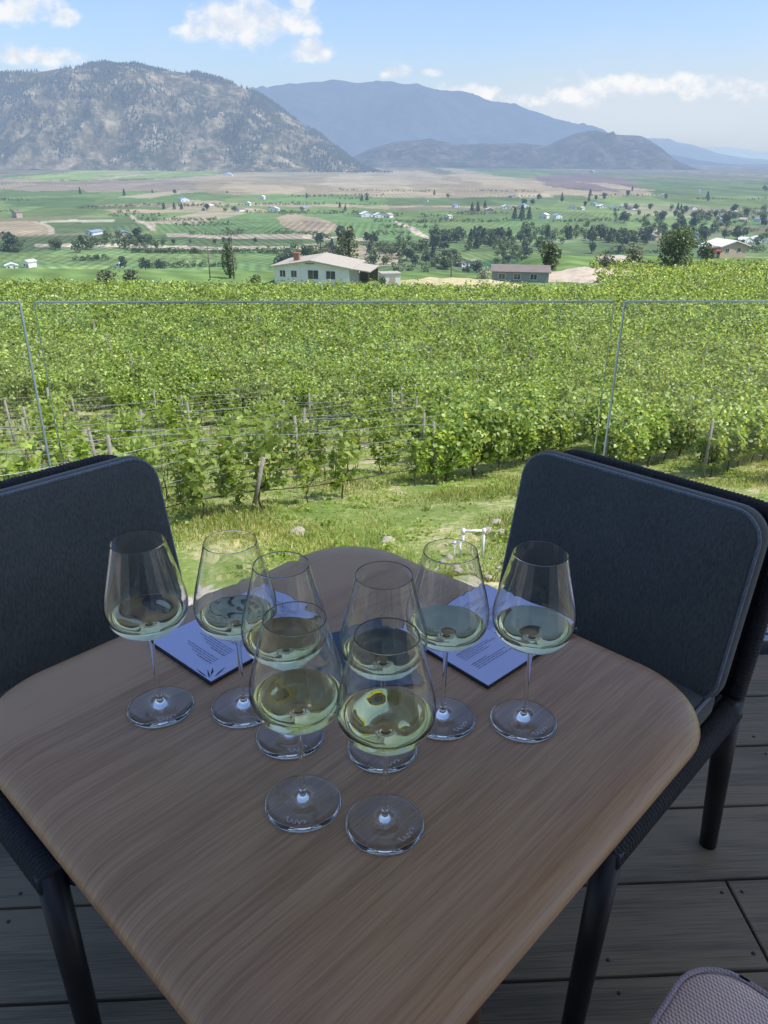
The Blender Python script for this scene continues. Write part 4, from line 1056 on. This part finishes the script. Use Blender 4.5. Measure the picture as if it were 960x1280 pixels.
# edge channel of the railing
q = MB(); q.box((-6.5, 2.062, -.25), (6.5, 2.096, .012)); q.box((-6.5, 2.115, -.25), (6.5, 2.15, .012)); q.box((-6.5, 2.0965, -.25), (6.5, 2.1145, -.12))
o = q.build('railing_channel', M['alu'], bevel=.003); o.rotation_euler = (0, 0, DA); tag(o, 'grey aluminium channel holding the glass railing along the deck edge', 'railing channel')
gy0, gy1 = 2.0985, 2.1105
panels = [(-5.7, -4.14), (-4.105, -2.56), (-2.525, -.835 + -.005), (-.80, .735), (.768, 2.30), (2.335, 3.87), (3.905, 5.4)]
glabs = ['outer left clear glass railing panel beyond the frame', 'clear glass railing panel second from the left end', 'left clear glass railing panel behind the left chair',
         'middle clear glass railing panel behind the table', 'right clear glass railing panel behind the right chair', 'clear glass railing panel right of the right chair', 'outer right clear glass railing panel beyond the frame']
for (a, b), lab in zip(panels, glabs):
    e = empty('glass_panel', (0, 0, 0), DA, lab, 'glass panel', 'glass railing panels')
    q = MB(); q.box((a, gy0, -.11), (b, gy1, 1.095)); q.build('pane', M['rail_glass'], e)
    q = MB(); q.box((a - .001, gy0, 1.0953), (b + .001, gy1, 1.0985)); q.build('edge', M['glass_edge'], e)
    for s_ in (a, b):
        q = MB(); d_ = -1 if s_ == a else 1
        x0, x1 = sorted((s_ + d_ * .0003, s_ + d_ * .0025)); q.box((x0, gy0 + .0005, .012), (x1, gy1 - .0005, 1.0949)); q.build('edge', M['glass_edge'], e)

# unseen building: wall behind, roof above cut down to shade only table and deck
bd = empty('unseen_shade_building', (0, -3.2, 0), DA, 'unseen wall behind the terrace and wood lined roof sized to shade the table', 'building')
q = MB(); q.box((-6.5, -.3, 0), (-2.2, 0, 2.9)); q.box((2.2, -.3, 0), (6.5, 0, 2.9)); q.box((-2.2, -.3, 2.2), (2.2, 0, 2.9)); q.build('wall', M['white_wall'], bd)  # out of view, white to bounce light onto the terrace
q = MB(); q.box((-2.2, -.2, 0), (2.2, -.17, 2.2)); q.build('window', M['pane'], bd)  # window of the unseen building
SHADE_ROOF_EDGE = 5.3
q = MB(); q.box((.35, 2.2, 2.9), (3.95, SHADE_ROOF_EDGE, 2.96)); q.build('unseen_soffit', M['unseen_soffit'], bd)  # unseen sun blocker, kept small so more sky light fills in
q = MB(); q.box((.3, 2.15, 2.963), (4.0, SHADE_ROOF_EDGE + .05, 3.06)); q.build('roof', M['black_metal'], bd)  # roof of the unseen building, there to shade the table
for bx_ in (.5, 3.7):
    q = MB(); q.box((bx_ - .05, .001, 2.78), (bx_ + .05, 5.1, 2.898)); q.build('unseen_beam', M['leg_wood'], bd)
for px_ in (3.8,):
    q = MB(); q.box((px_ - .08, SHADE_ROOF_EDGE - .6, 0), (px_ + .08, SHADE_ROOF_EDGE - .44, 2.899)); q.build('post', M['black_metal'], bd)  # post of the unseen building

# ------------------------------------------------------------------ the table
n_ = Vector((.688, .725, 0)).normalized(); e_ = Vector((.725, -.688, 0)).normalized()
def ne(n, e, z=0): v = n_ * n + e_ * e; return Vector((v.x, v.y, z))
TC = ne(.611, -.657); TA = math.atan2(n_.y, n_.x)
tb = empty('dining_table', (TC.x, TC.y, 0), TA, 'square brown wooden table with rounded corners and soft edges', 'table')
mb = MB()
slab(mb, .812, .804, .138, [(.16, .694), (.045, .694), (.024, .697), (.010, .700), (.003, .706), (0, .713), (.0025, .7205), (.009, .7275), (.019, .733), (.032, .7370), (.047, .7395), (.062, .7403), (.16, .7403)], seg=14)
mb.build('tabletop', M['table'], tb)
for a, b in ((0, .25), (0, -.25), (.25, 0), (-.25, 0)):
    q = MB(); q.tube([(a, b, 0), (a, b, .693)], [.02, .028], 16); q.build('leg', M['leg_wood'], tb)
q = MB(); q.box((-.27, -.03, .655), (.27, .03, .692)); q.box((-.03, -.27, .652), (.03, -.031, .690)); q.box((-.03, .031, .652), (.03, .27, .690)); q.build('stretcher', M['leg_wood'], tb)
TZP = .7405

# ------------------------------------------------------------------ chairs
def ribbed(pts, r, pitch=.009, amp=.12, n=10, squash=None):
    pts = [Vector(p) for p in pts]; out = []; rad = []
    Ls = [0]
    for a, b in zip(pts[:-1], pts[1:]): Ls.append(Ls[-1] + (b - a).length)
    tot = Ls[-1]; k = max(8, int(tot / pitch) * 3)
    for i in range(k + 1):
        s = tot * i / k; j = 0
        while j < len(Ls) - 2 and Ls[j + 1] < s: j += 1
        t = (s - Ls[j]) / max(1e-9, Ls[j + 1] - Ls[j]); out.append(pts[j].lerp(pts[j + 1], t)); rad.append(r * (1 - amp * (1 if i % 3 == 0 else 0)))
    mb = MB(); mb.tube(out, rad, n, squash=squash); return mb
def arc(pts, k=6, r=.06):
    """rounds the corners of a polyline"""
    P_ = [Vector(p) for p in pts]; out = [P_[0]]
    for a, b, c in zip(P_[:-2], P_[1:-1], P_[2:]):
        u = (a - b).normalized(); w = (c - b).normalized(); p, q = b + u * r, b + w * r
        for i in range(k + 1):
            t = i / k; out.append((p * (1 - t) + b * t) * (1 - t) + (b * (1 - t) + q * t) * t)
    out.append(P_[-1]); return out
def chair(loc, ang, fab, pipe, lab, hw=.268):
    """faces +y; origin on the floor under the seat centre"""
    e = empty('dining_chair', loc, ang, lab, 'chair', 'woven rope dining chairs')
    fy, ry = .25, -.25
    for sx in (-1, 1):
        q = MB(); q.tube([(sx * (hw + .012), fy + .055, 0), (sx * hw, fy - .005, .42)], [.019, .024], 16); q.build('leg', M['black_metal'], e)
        q = MB(); q.tube([(sx * (hw + .012), ry - .05, 0), (sx * hw, ry + .0, .43)], [.019, .025], 16); q.build('leg', M['black_metal'], e)
        q = ribbed([(sx * hw, fy + .01, .405), (sx * hw, ry - .01, .405)], .028, squash=1.0); q.build('side_rail', M['rope'], e)
    for y in (fy, ry):
        q = ribbed([(-hw + .02, y, .405), (hw - .02, y, .405)], .030); q.build('cross_rail', M['rope'], e)
    q = MB(); slab(q, .52, .48, .03, [(.0, .392), (0, .412)]); q.build('seat_webbing', M['rope'], e)
    # back shell: tilted frame wound with rope
    tilt = R(12)
    BM = Matrix.Translation((0, ry - .03, .40)) @ Matrix.Rotation(tilt, 4, 'X')
    def bp(x, z, y=0): return BM @ Vector((x, y, z))
    pts = arc([bp(-hw, -.02), bp(-hw, .424), bp(hw, .424), bp(hw, -.02)], 8, .075)
    q = ribbed(pts, .017, pitch=.008); q.build('back_frame', M['rope'], e)
    q = MB(); ribs = 54
    for i in range(ribs):
        z = .01 + .398 * i / (ribs - 1); ins = 0
        if z > .360: ins = (1 - math.sqrt(max(0, 1 - ((z - .350) / .075) ** 2))) * .07
        q.tube([bp(-hw + ins, z, -.004), bp(0, z, -.012), bp(hw - ins, z, -.004)], .0042, 5)
    q.build('back_weave', M['rope'], e)
    # seat cushion
    q = MB(); slab(q, .515, .52, .07, [(.08, .414), (.02, .416), (.006, .425), (.001, .44), (0, .462), (.004, .476), (.014, .487), (.04, .494), (.10, .499), (.2, .502)], seg=8)
    sc = q.build('seat_cushion', M[fab], e); sc.location = (0, .02, 0)
    q = MB(); ring = [(x * 1.0, y, .484) for x, y in rrect(.515 - .012, .52 - .012, .066, 8)]; q.tube(ring + ring[:2], .0035, 6, cap=False); q.build('piping', M[pipe], sc)
    # back cushion
    q = MB(); w, h, t = .532, .415, .062
    def place(v): # slab xy -> x,z ; slab z -> -y
        return BM @ Vector((v.x, .086 + v.z + .006 * math.cos(v.x * 5) , v.y + .235))
    slab(q, w, h, .062, [(.06, 0), (.02, .001), (.006, .006), (.001, .016), (0, .03), (.001, .042), (.006, .053), (.016, .059), (.04, .064), (.09, .069), (.17, .072)], seg=10, fn=place)
    bc = q.build('back_cushion', M[fab], e)
    q = MB(); ring = [place(Vector((x, y, .0535))) for x, y in rrect(w - .012, h - .012, .060, 10)]; q.tube(ring + ring[:2], .0035, 6, cap=False); q.build('piping', M[pipe], bc)
    q = MB(); ring = [place(Vector((x, y, .007))) for x, y in rrect(w - .012, h - .012, .060, 10)]; q.tube(ring + ring[:2], .003, 6, cap=False); q.build('piping', M[pipe], bc)
    return e
def face(d): return math.atan2(d.y, d.x) - math.pi / 2
chair(ne(1.178, -.632), face(-n_), 'cushion', 'piping', 'charcoal cushioned rope chair tucked in at the far right side of the table')
chair(ne(.538, -1.226), face(e_), 'cushion', 'piping', 'charcoal cushioned rope chair at the left side of the table')
chair(ne(.550, .105), face(-e_), 'tweed', 'tweed_pipe', 'rose grey tweed cushioned chair pulled up at the near right side of the table', .225)

# ------------------------------------------------------------------ wine glasses
def stem_glass(lvl=.1545):
    e = empty('wine_glass', (0, 0, 0))
    outer = [(.0001, 0.0006), (.030, .0002), (.0445, 0.0), (.0460, .0008), (.0459, .0016), (.040, .0026), (.028, .0040), (.016, .0062), (.0085, .0098), (.0048, .0150), (.0034, .024), (.0030, .045), (.0030, .085), (.0034, .108),
             (.0052, .1185), (.0100, .1235), (.0200, .1275), (.0320, .1330), (.0420, .1400), (.0490, .1490), (.0530, .1600), (.0540, .1700), (.0530, .1810), (.0500, .1960), (.0455, .2140), (.0405, .2340), (.0365, .2500), (.0343, .2606), (.03405, .2618), (.0339, .2623)]
    inner = [(.0336, .2625), (.0334, .2623), (.03335, .2618), (.03355, .2606), (.0358, .2500), (.0398, .2340), (.0448, .2140), (.0493, .1960), (.0523, .1810), (.0533, .1700), (.0523, .1603), (.0483, .1495), (.0410, .1410), (.0310, .1345), (.0190, .1292), (.0090, .1262), (.0001, .1255)]
    def rin(z):
        pr = inner[::-1]
        for (r0, z0), (r1, z1) in zip(pr[:-1], pr[1:]):
            if z0 <= z <= z1: return r0 + (r1 - r0) * (z - z0) / (z1 - z0)
        return .05
    top = (rin(lvl), lvl)
    def curve(P_, sub=3):      # Catmull-Rom through the profile for a clean silhouette
        out = []
        for i in range(len(P_) - 1):
            p0, p1, p2, p3 = P_[max(i - 1, 0)], P_[i], P_[i + 1], P_[min(i + 2, len(P_) - 1)]
            for k in range(sub):
                t = k / sub; out.append(tuple(.5 * ((2 * b_) + (c_ - a_) * t + (2 * a_ - 5 * b_ + 4 * c_ - d_) * t * t + (3 * b_ - a_ - 3 * c_ + d_) * t ** 3) for a_, b_, c_, d_ in zip(p0, p1, p2, p3)))
        out.append(P_[-1]); return [(max(r_, .00005), z_) for r_, z_ in out]
    wet = [p for p in inner if p[1] < lvl - .002]
    dry = [(p[0] + (.0003 if p[1] < .255 else 0), p[1]) for p in inner if p[1] > lvl + .002] + [top]
    prof = outer[:9] + curve(outer[9:-3])[:-1] + outer[-4:]
    mb = MB(); mb.lathe(prof + dry, 64); g = mb.build('glass_body', M['glass'], e)
    contact = curve([top] + wet)
    mb = MB(); mb.cur = 0; mb.lathe([(r_, z_) for r_, z_ in contact], 64); n_side = len(mb.f)
    mb.lathe([(.00005, lvl), (.02, lvl), (top[0] - .0016, lvl), (top[0] - .0005, lvl + .0003), (top[0], lvl + .0)], 64)
    me = bpy.data.meshes.new('wine'); me.from_pydata(mb.v, [], mb.f); me.materials.append(M['wine']); me.materials.append(M['wine_contact'])
    me.polygons.foreach_set('material_index', [1 if i < n_side else 0 for i in range(len(mb.f))])
    me.polygons.foreach_set('use_smooth', [True] * len(mb.f))
    bm = bmesh.new(); bm.from_mesh(me); bmesh.ops.remove_doubles(bm, verts=bm.verts, dist=1e-7); bmesh.ops.recalc_face_normals(bm, faces=bm.faces)
    for ed in bm.edges:
        if len(ed.link_faces) == 2 and ed.link_faces[0].material_index != ed.link_faces[1].material_index: ed.smooth = False
    bm.to_mesh(me); bm.free(); link('wine', me, parent=e)
    # etched mark on the foot: a small flowing signature
    mb = MB(); pts = []
    for i in range(34):
        t = i / 33; x = -.012 + .026 * t + .0012 * math.sin(t * 31); y = -.0335 + .0028 * math.sin(t * 25) + .004 * (t - .5) ** 2 * 4
        rr = math.hypot(x, y); zz = .0026 + (.0040 - .0026) * max(0, min(1, (.040 - rr) / .012))
        pts.append((x, y, zz + .0006))
    mb.tube(pts, .00028, 4); mb.build('etched_mark', M['etch'], e)
    return e
pours = [.1545, .1535, .1560, .1590, .1550, .1575, .1530, .1548]
spots = [((201, 884), 'leftmost wine glass of the far row, in front of the left chair'), ((305, 884), 'wine glass second from left in the far row, over the left menu'),
         ((363, 920), 'wine glass behind the left front one, beside the navy card'), ((379, 1004), 'left one of the two front wine glasses'),
         ((478, 936), 'wine glass directly behind the right front one'), ((481, 1030), 'right front wine glass, nearest to the camera'),
         ((553, 898), 'wine glass over the right menu, third from left in the far row'), ((654, 901), 'rightmost wine glass, in front of the right chair')]
for i, ((px_, py_), lab) in enumerate(spots):
    g = stem_glass(pours[i])
    p = at(px_, py_, TZP); g.location = (p.x, p.y, TZP + .0003); g.rotation_euler = (0, 0, [.5, .9, .4, -.2, .3, .9, .8, .6][i])
    tag(g, lab, 'wine glass', 'wine glasses on the table')

# ------------------------------------------------------------------ menus and navy card
def card(corner_px, far_px, side_px, lab, leaf, lines, seed):
    """near corner, the corner along its long side (right/back), the other corner"""
    c, a, b = at(*corner_px, TZP), at(*far_px, TZP), at(*side_px, TZP)
    return c, a, b
def menu(c, ux, lx, ly, lab, leaf, seed):
    """c near corner; ux direction of local x; lx, ly lengths"""
    e = empty('menu_card', (c.x, c.y, TZP + .0004), math.atan2(ux[1], ux[0]), lab, 'menu', 'menus on the table')
    q = MB(); q.box((-.003, -.003, 0), (lx + .002, ly + .002, .0035)); q.build('backing', M['dark_card'], e)
    q = MB(); q.box((0, 0, .0037), (lx, ly, .0047)); q.build('sheet', M['paper'], e)
    r = random.Random(seed); q = MB(); z = .0050
    # text runs along local y (lines across the narrow side)
    def line(x, y, length, t=.0013):
        s = 0
        while s < length:
            w = r.uniform(.003, .010); w = min(w, length - s)
            q.add([(x, y + s, z), (x + t, y + s, z), (x + t, y + s + w, z), (x, y + s + w, z)], [(0, 1, 2, 3)]); s += w + .0016
    y0 = .02
    blocks = [(bx, nl, yy_) for yy_ in ((.02, .5) if lx < .2 else (.035,)) for bx, nl in ((.026, 4), (.052, 5), (.083, 4), (.110, 5), (.142, 4), (.170, 4), (.197, 4))]
    for bx, nl, yk in blocks:
        y0 = yk if yk < .3 else ly * .5
        if bx + nl * .0045 > lx - .008: continue
        line(bx, y0, .035, .0018)
        for k in range(1, nl): line(bx + k * .0045, y0, r.uniform(.05, (ly * .42 if lx < .2 else ly - .06)))
    q.build('text_block', M['ink'], e)
    if leaf:
        q = MB()
        for (x, y, a_, ln, wd) in ((.003, .006, 62, .024, .0028), (.008, .010, 44, .020, .0026), (.002, .012, 86, .030, .0024), (.010, .004, 16, .028, .0028), (.014, .013, 58, .014, .002)):
            d = Vector((math.cos(R(a_)), math.sin(R(a_)))); nn = Vector((-d.y, d.x)); pts = []
            for t, s_ in ((0, 0), (.3, 1), (.6, .9), (1, 0), (.6, -.5), (.3, -.5)): pts.append((x + d.x * ln * t + nn.x * wd * s_ * .5, y + d.y * ln * t + nn.y * wd * s_ * .5, z + .0002))
            q.poly(pts)
        q.build('leaf_print', M['dark_card'], e)
c = at(264, 855, TZP); a = at(361, 800, TZP)
ux = Vector((a.x - c.x, a.y - c.y)).normalized()
menu(c, (ux.x, ux.y), .235, .155, 'white menu sheet coloured skylight blue with a black leaf print, under the left glasses', True, 3)
c = at(610, 860, TZP); a = at(657, 819, TZP); b = at(497, 792, TZP)
ux = Vector((b.x - c.x, b.y - c.y)).normalized()
# the right menu: long side runs back from its near corner
uy = Vector((a.x - c.x, a.y - c.y)).normalized()
me_c = b; e1 = Vector((c.x - b.x, c.y - b.y)); 
menu(Vector((b.x, b.y, 0)), (e1.normalized().x, e1.normalized().y), e1.length, .225, 'white menu sheet coloured skylight lavender of small print, under the right glasses', False, 8)
e = empty('navy_card', (-.028, .985, TZP + .0004), R(22), 'dark navy folded card between the two menus', 'card')
q = MB(); q.box((-.062, -.09, 0), (.062, .09, .003)); q.build('lower_leaf', M['navy'], e)
q = MB(); q.box((-.060, -.088, .0032), (.064, .082, .0052)); o = q.build('upper_leaf', M['navy'], e); o.rotation_euler = (0, 0, R(-4))

# ------------------------------------------------------------------ light and sky
SUN_EL, SUN_AZ = R(58), R(-14)     # azimuth measured from +X towards +Y
sd = Vector((math.cos(SUN_EL) * math.cos(SUN_AZ), math.cos(SUN_EL) * math.sin(SUN_AZ), math.sin(SUN_EL)))
sun = bpy.data.lights.new('sun', 'SUN'); sun.energy = 5.0; sun.angle = R(.53); sun.color = (1, .955, .88)
so = bpy.data.objects.new('sun', sun); COL.objects.link(so); so.rotation_euler = sd.to_track_quat('Z', 'Y').to_euler(); so.location = (20, 0, 60)
w = bpy.data.worlds.new('World'); scene.world = w; w.use_nodes = True
nodes, links = w.node_tree.nodes, w.node_tree.links; nodes.clear()
sky = nodes.new('ShaderNodeTexSky'); sky.sky_type = 'NISHITA'; sky.sun_disc = False; sky.sun_elevation = SUN_EL
sky.sun_rotation = math.pi / 2 - SUN_AZ; sky.altitude = 400; sky.air_density = 1.0; sky.dust_density = 2.0; sky.ozone_density = 1.4
tc = nodes.new('ShaderNodeTexCoord'); sp = nodes.new('ShaderNodeSeparateXYZ'); links.new(tc.outputs['Generated'], sp.inputs[0])
def math_(op, a, b=None, c=None, clamp=False):
    n = nodes.new('ShaderNodeMath'); n.operation = op; n.use_clamp = clamp
    for i, v in enumerate((a, b, c)):
        if v is None: continue
        if isinstance(v, (int, float)): n.inputs[i].default_value = v
        else: links.new(v, n.inputs[i])
    return n.outputs[0]
yy = math_('MAXIMUM', sp.outputs['Y'], .02)
U = math_('DIVIDE', sp.outputs['X'], yy); Vv = math_('DIVIDE', sp.outputs['Z'], yy)
front = math_('GREATER_THAN', sp.outputs['Y'], .15)
cmb = nodes.new('ShaderNodeCombineXYZ'); links.new(math_('MULTIPLY', U, 1.0), cmb.inputs[0]); links.new(math_('MULTIPLY', Vv, 1.25), cmb.inputs[1])
def wnoise(scale, off, detail=9, rough=.58):
    ad = nodes.new('ShaderNodeVectorMath'); ad.operation = 'ADD'; ad.inputs[1].default_value = off; links.new(cmb.outputs[0], ad.inputs[0])
    n = nodes.new('ShaderNodeTexNoise'); n.inputs['Scale'].default_value = scale; n.inputs['Detail'].default_value = detail; n.inputs['Roughness'].default_value = rough
    links.new(ad.outputs[0], n.inputs['Vector']); return n.outputs['Fac']
nz = wnoise(26, (3.1, 1.7, 0)); nz_up = wnoise(26, (3.1 - .004, 1.7 + .014, 0)); nzl = wnoise(7, (9, 4, 2), 6)
def blob(px_, py_, rx, ry):
    r = ray(px_, py_); cu, cv = r.x / r.y, r.z / r.y; sx, sy = rx / 900, ry / 900
    a = math_('MULTIPLY', math_('SUBTRACT', U, cu), 1 / sx); b = math_('MULTIPLY', math_('SUBTRACT', Vv, cv), 1 / sy)
    d = math_('ADD', math_('MULTIPLY', a, a), math_('MULTIPLY', b, b))
    return math_('EXPONENT', math_('MULTIPLY', d, -1.0))
tot = None
for args in ((300, 28, 75, 26), (345, 25, 55, 20), (250, 40, 40, 12), (385, 64, 30, 13), (25, 10, 55, 16), (80, 20, 22, 9), (35, 70, 60, 12), (375, 3, 16, 8), (493, 92, 18, 8), (540, 90, 12, 5), (585, 116, 45, 9),
             (640, 122, 20, 7), (790, 106, 60, 13), (860, 104, 40, 12), (720, 118, 60, 12), (915, 112, 60, 13), (660, 124, 40, 8), (700, 100, 10, 5), (300, -60, 200, 30), (800, -120, 120, 30)):
    b = blob(*args); tot = b if tot is None else math_('MAXIMUM', tot, b)
dens = math_('ADD', tot, math_('MULTIPLY', math_('SUBTRACT', nz, .5), 1.9))
dens_up = math_('ADD', tot, math_('MULTIPLY', math_('SUBTRACT', nz_up, .5), 1.9))
cov = nodes.new('ShaderNodeMapRange'); cov.interpolation_type = 'SMOOTHSTEP'; cov.inputs[1].default_value = .36; cov.inputs[2].default_value = .95; links.new(dens, cov.inputs[0])
cover = math_('MULTIPLY', math_('MULTIPLY', cov.outputs[0], front), .88)
# soft hazy bank low on the right
bank = math_('MAXIMUM', blob(850, 142, 270, 36), blob(1000, 135, 220, 50))
bank = math_('MULTIPLY', math_('MULTIPLY', math_('ADD', bank, math_('MULTIPLY', math_('SUBTRACT', nzl, .5), .7), clamp=True), .95), front)
lit = math_('ADD', .5, math_('MULTIPLY', math_('SUBTRACT', dens, dens_up), 2.2), clamp=True)
shade = nodes.new('ShaderNodeMix'); shade.data_type = 'RGBA'; links.new(lit, shade.inputs[0]); shade.inputs[6].default_value = (.74, .81, .92, 1); shade.inputs[7].default_value = (1.0, 1.0, 1.0, 1)
bgs = nodes.new('ShaderNodeBackground'); bgs.inputs['Strength'].default_value = .15
tint = nodes.new('ShaderNodeVectorMath'); tint.operation = 'MULTIPLY'; tint.inputs[1].default_value = (1.10, 1.18, 1.36)
links.new(sky.outputs[0], tint.inputs[0]); links.new(tint.outputs[0], bgs.inputs['Color'])
bgc = nodes.new('ShaderNodeBackground'); links.new(shade.outputs[2], bgc.inputs['Color']); bgc.inputs['Strength'].default_value = .98
bgb = nodes.new('ShaderNodeBackground'); bgb.inputs['Color'].default_value = (.70, .78, .88, 1); bgb.inputs['Strength'].default_value = 1.0
# haze band just above the horizon
hz = nodes.new('ShaderNodeMapRange'); hz.inputs[1].default_value = 0; hz.inputs[2].default_value = .16; hz.inputs[3].default_value = .65; hz.inputs[4].default_value = 0; hz.interpolation_type = 'SMOOTHSTEP'
links.new(sp.outputs['Z'], hz.inputs[0])
bgh = nodes.new('ShaderNodeBackground'); bgh.inputs['Color'].default_value = (.55, .68, .84, 1); bgh.inputs['Strength'].default_value = 1
def mixs(f, a, b):
    m = nodes.new('ShaderNodeMixShader'); links.new(f, m.inputs[0]); links.new(a, m.inputs[1]); links.new(b, m.inputs[2]); return m.outputs[0]
s = mixs(hz.outputs[0], bgs.outputs[0], bgh.outputs[0]); s = mixs(bank, s, bgb.outputs[0]); s = mixs(cover, s, bgc.outputs[0])
out = nodes.new('ShaderNodeOutputWorld'); links.new(s, out.inputs[0])

# ------------------------------------------------------------------ camera and render
cam = bpy.data.cameras.new('camera'); co_ = bpy.data.objects.new('camera', cam); COL.objects.link(co_); scene.camera = co_
cam.sensor_fit = 'VERTICAL'; cam.sensor_height = 34.6; cam.lens = 34.6 * F / 1280; cam.clip_start = .05; cam.clip_end = 120000
co_.matrix_world = Matrix.Translation((0, 0, CH)) @ Matrix.Rotation(math.pi / 2 - PITCH, 4, 'X') @ Matrix.Rotation(ROLL, 4, 'Z')
scene.view_settings.view_transform = 'Standard'; scene.view_settings.look = 'None'; scene.view_settings.exposure = 0; scene.view_settings.gamma = 1
cy = scene.cycles; cy.max_bounces = 20; cy.transmission_bounces = 20; cy.transparent_max_bounces = 16; cy.glossy_bounces = 6; cy.diffuse_bounces = 4
cy.use_denoising = True; cy.denoiser = 'OPENIMAGEDENOISE'; cy.denoising_input_passes = 'RGB_ALBEDO_NORMAL'; cy.sample_clamp_indirect = 6; cy.blur_glossy = .3
cy.caustics_reflective = False
cy.use_adaptive_sampling = True; cy.adaptive_threshold = .015
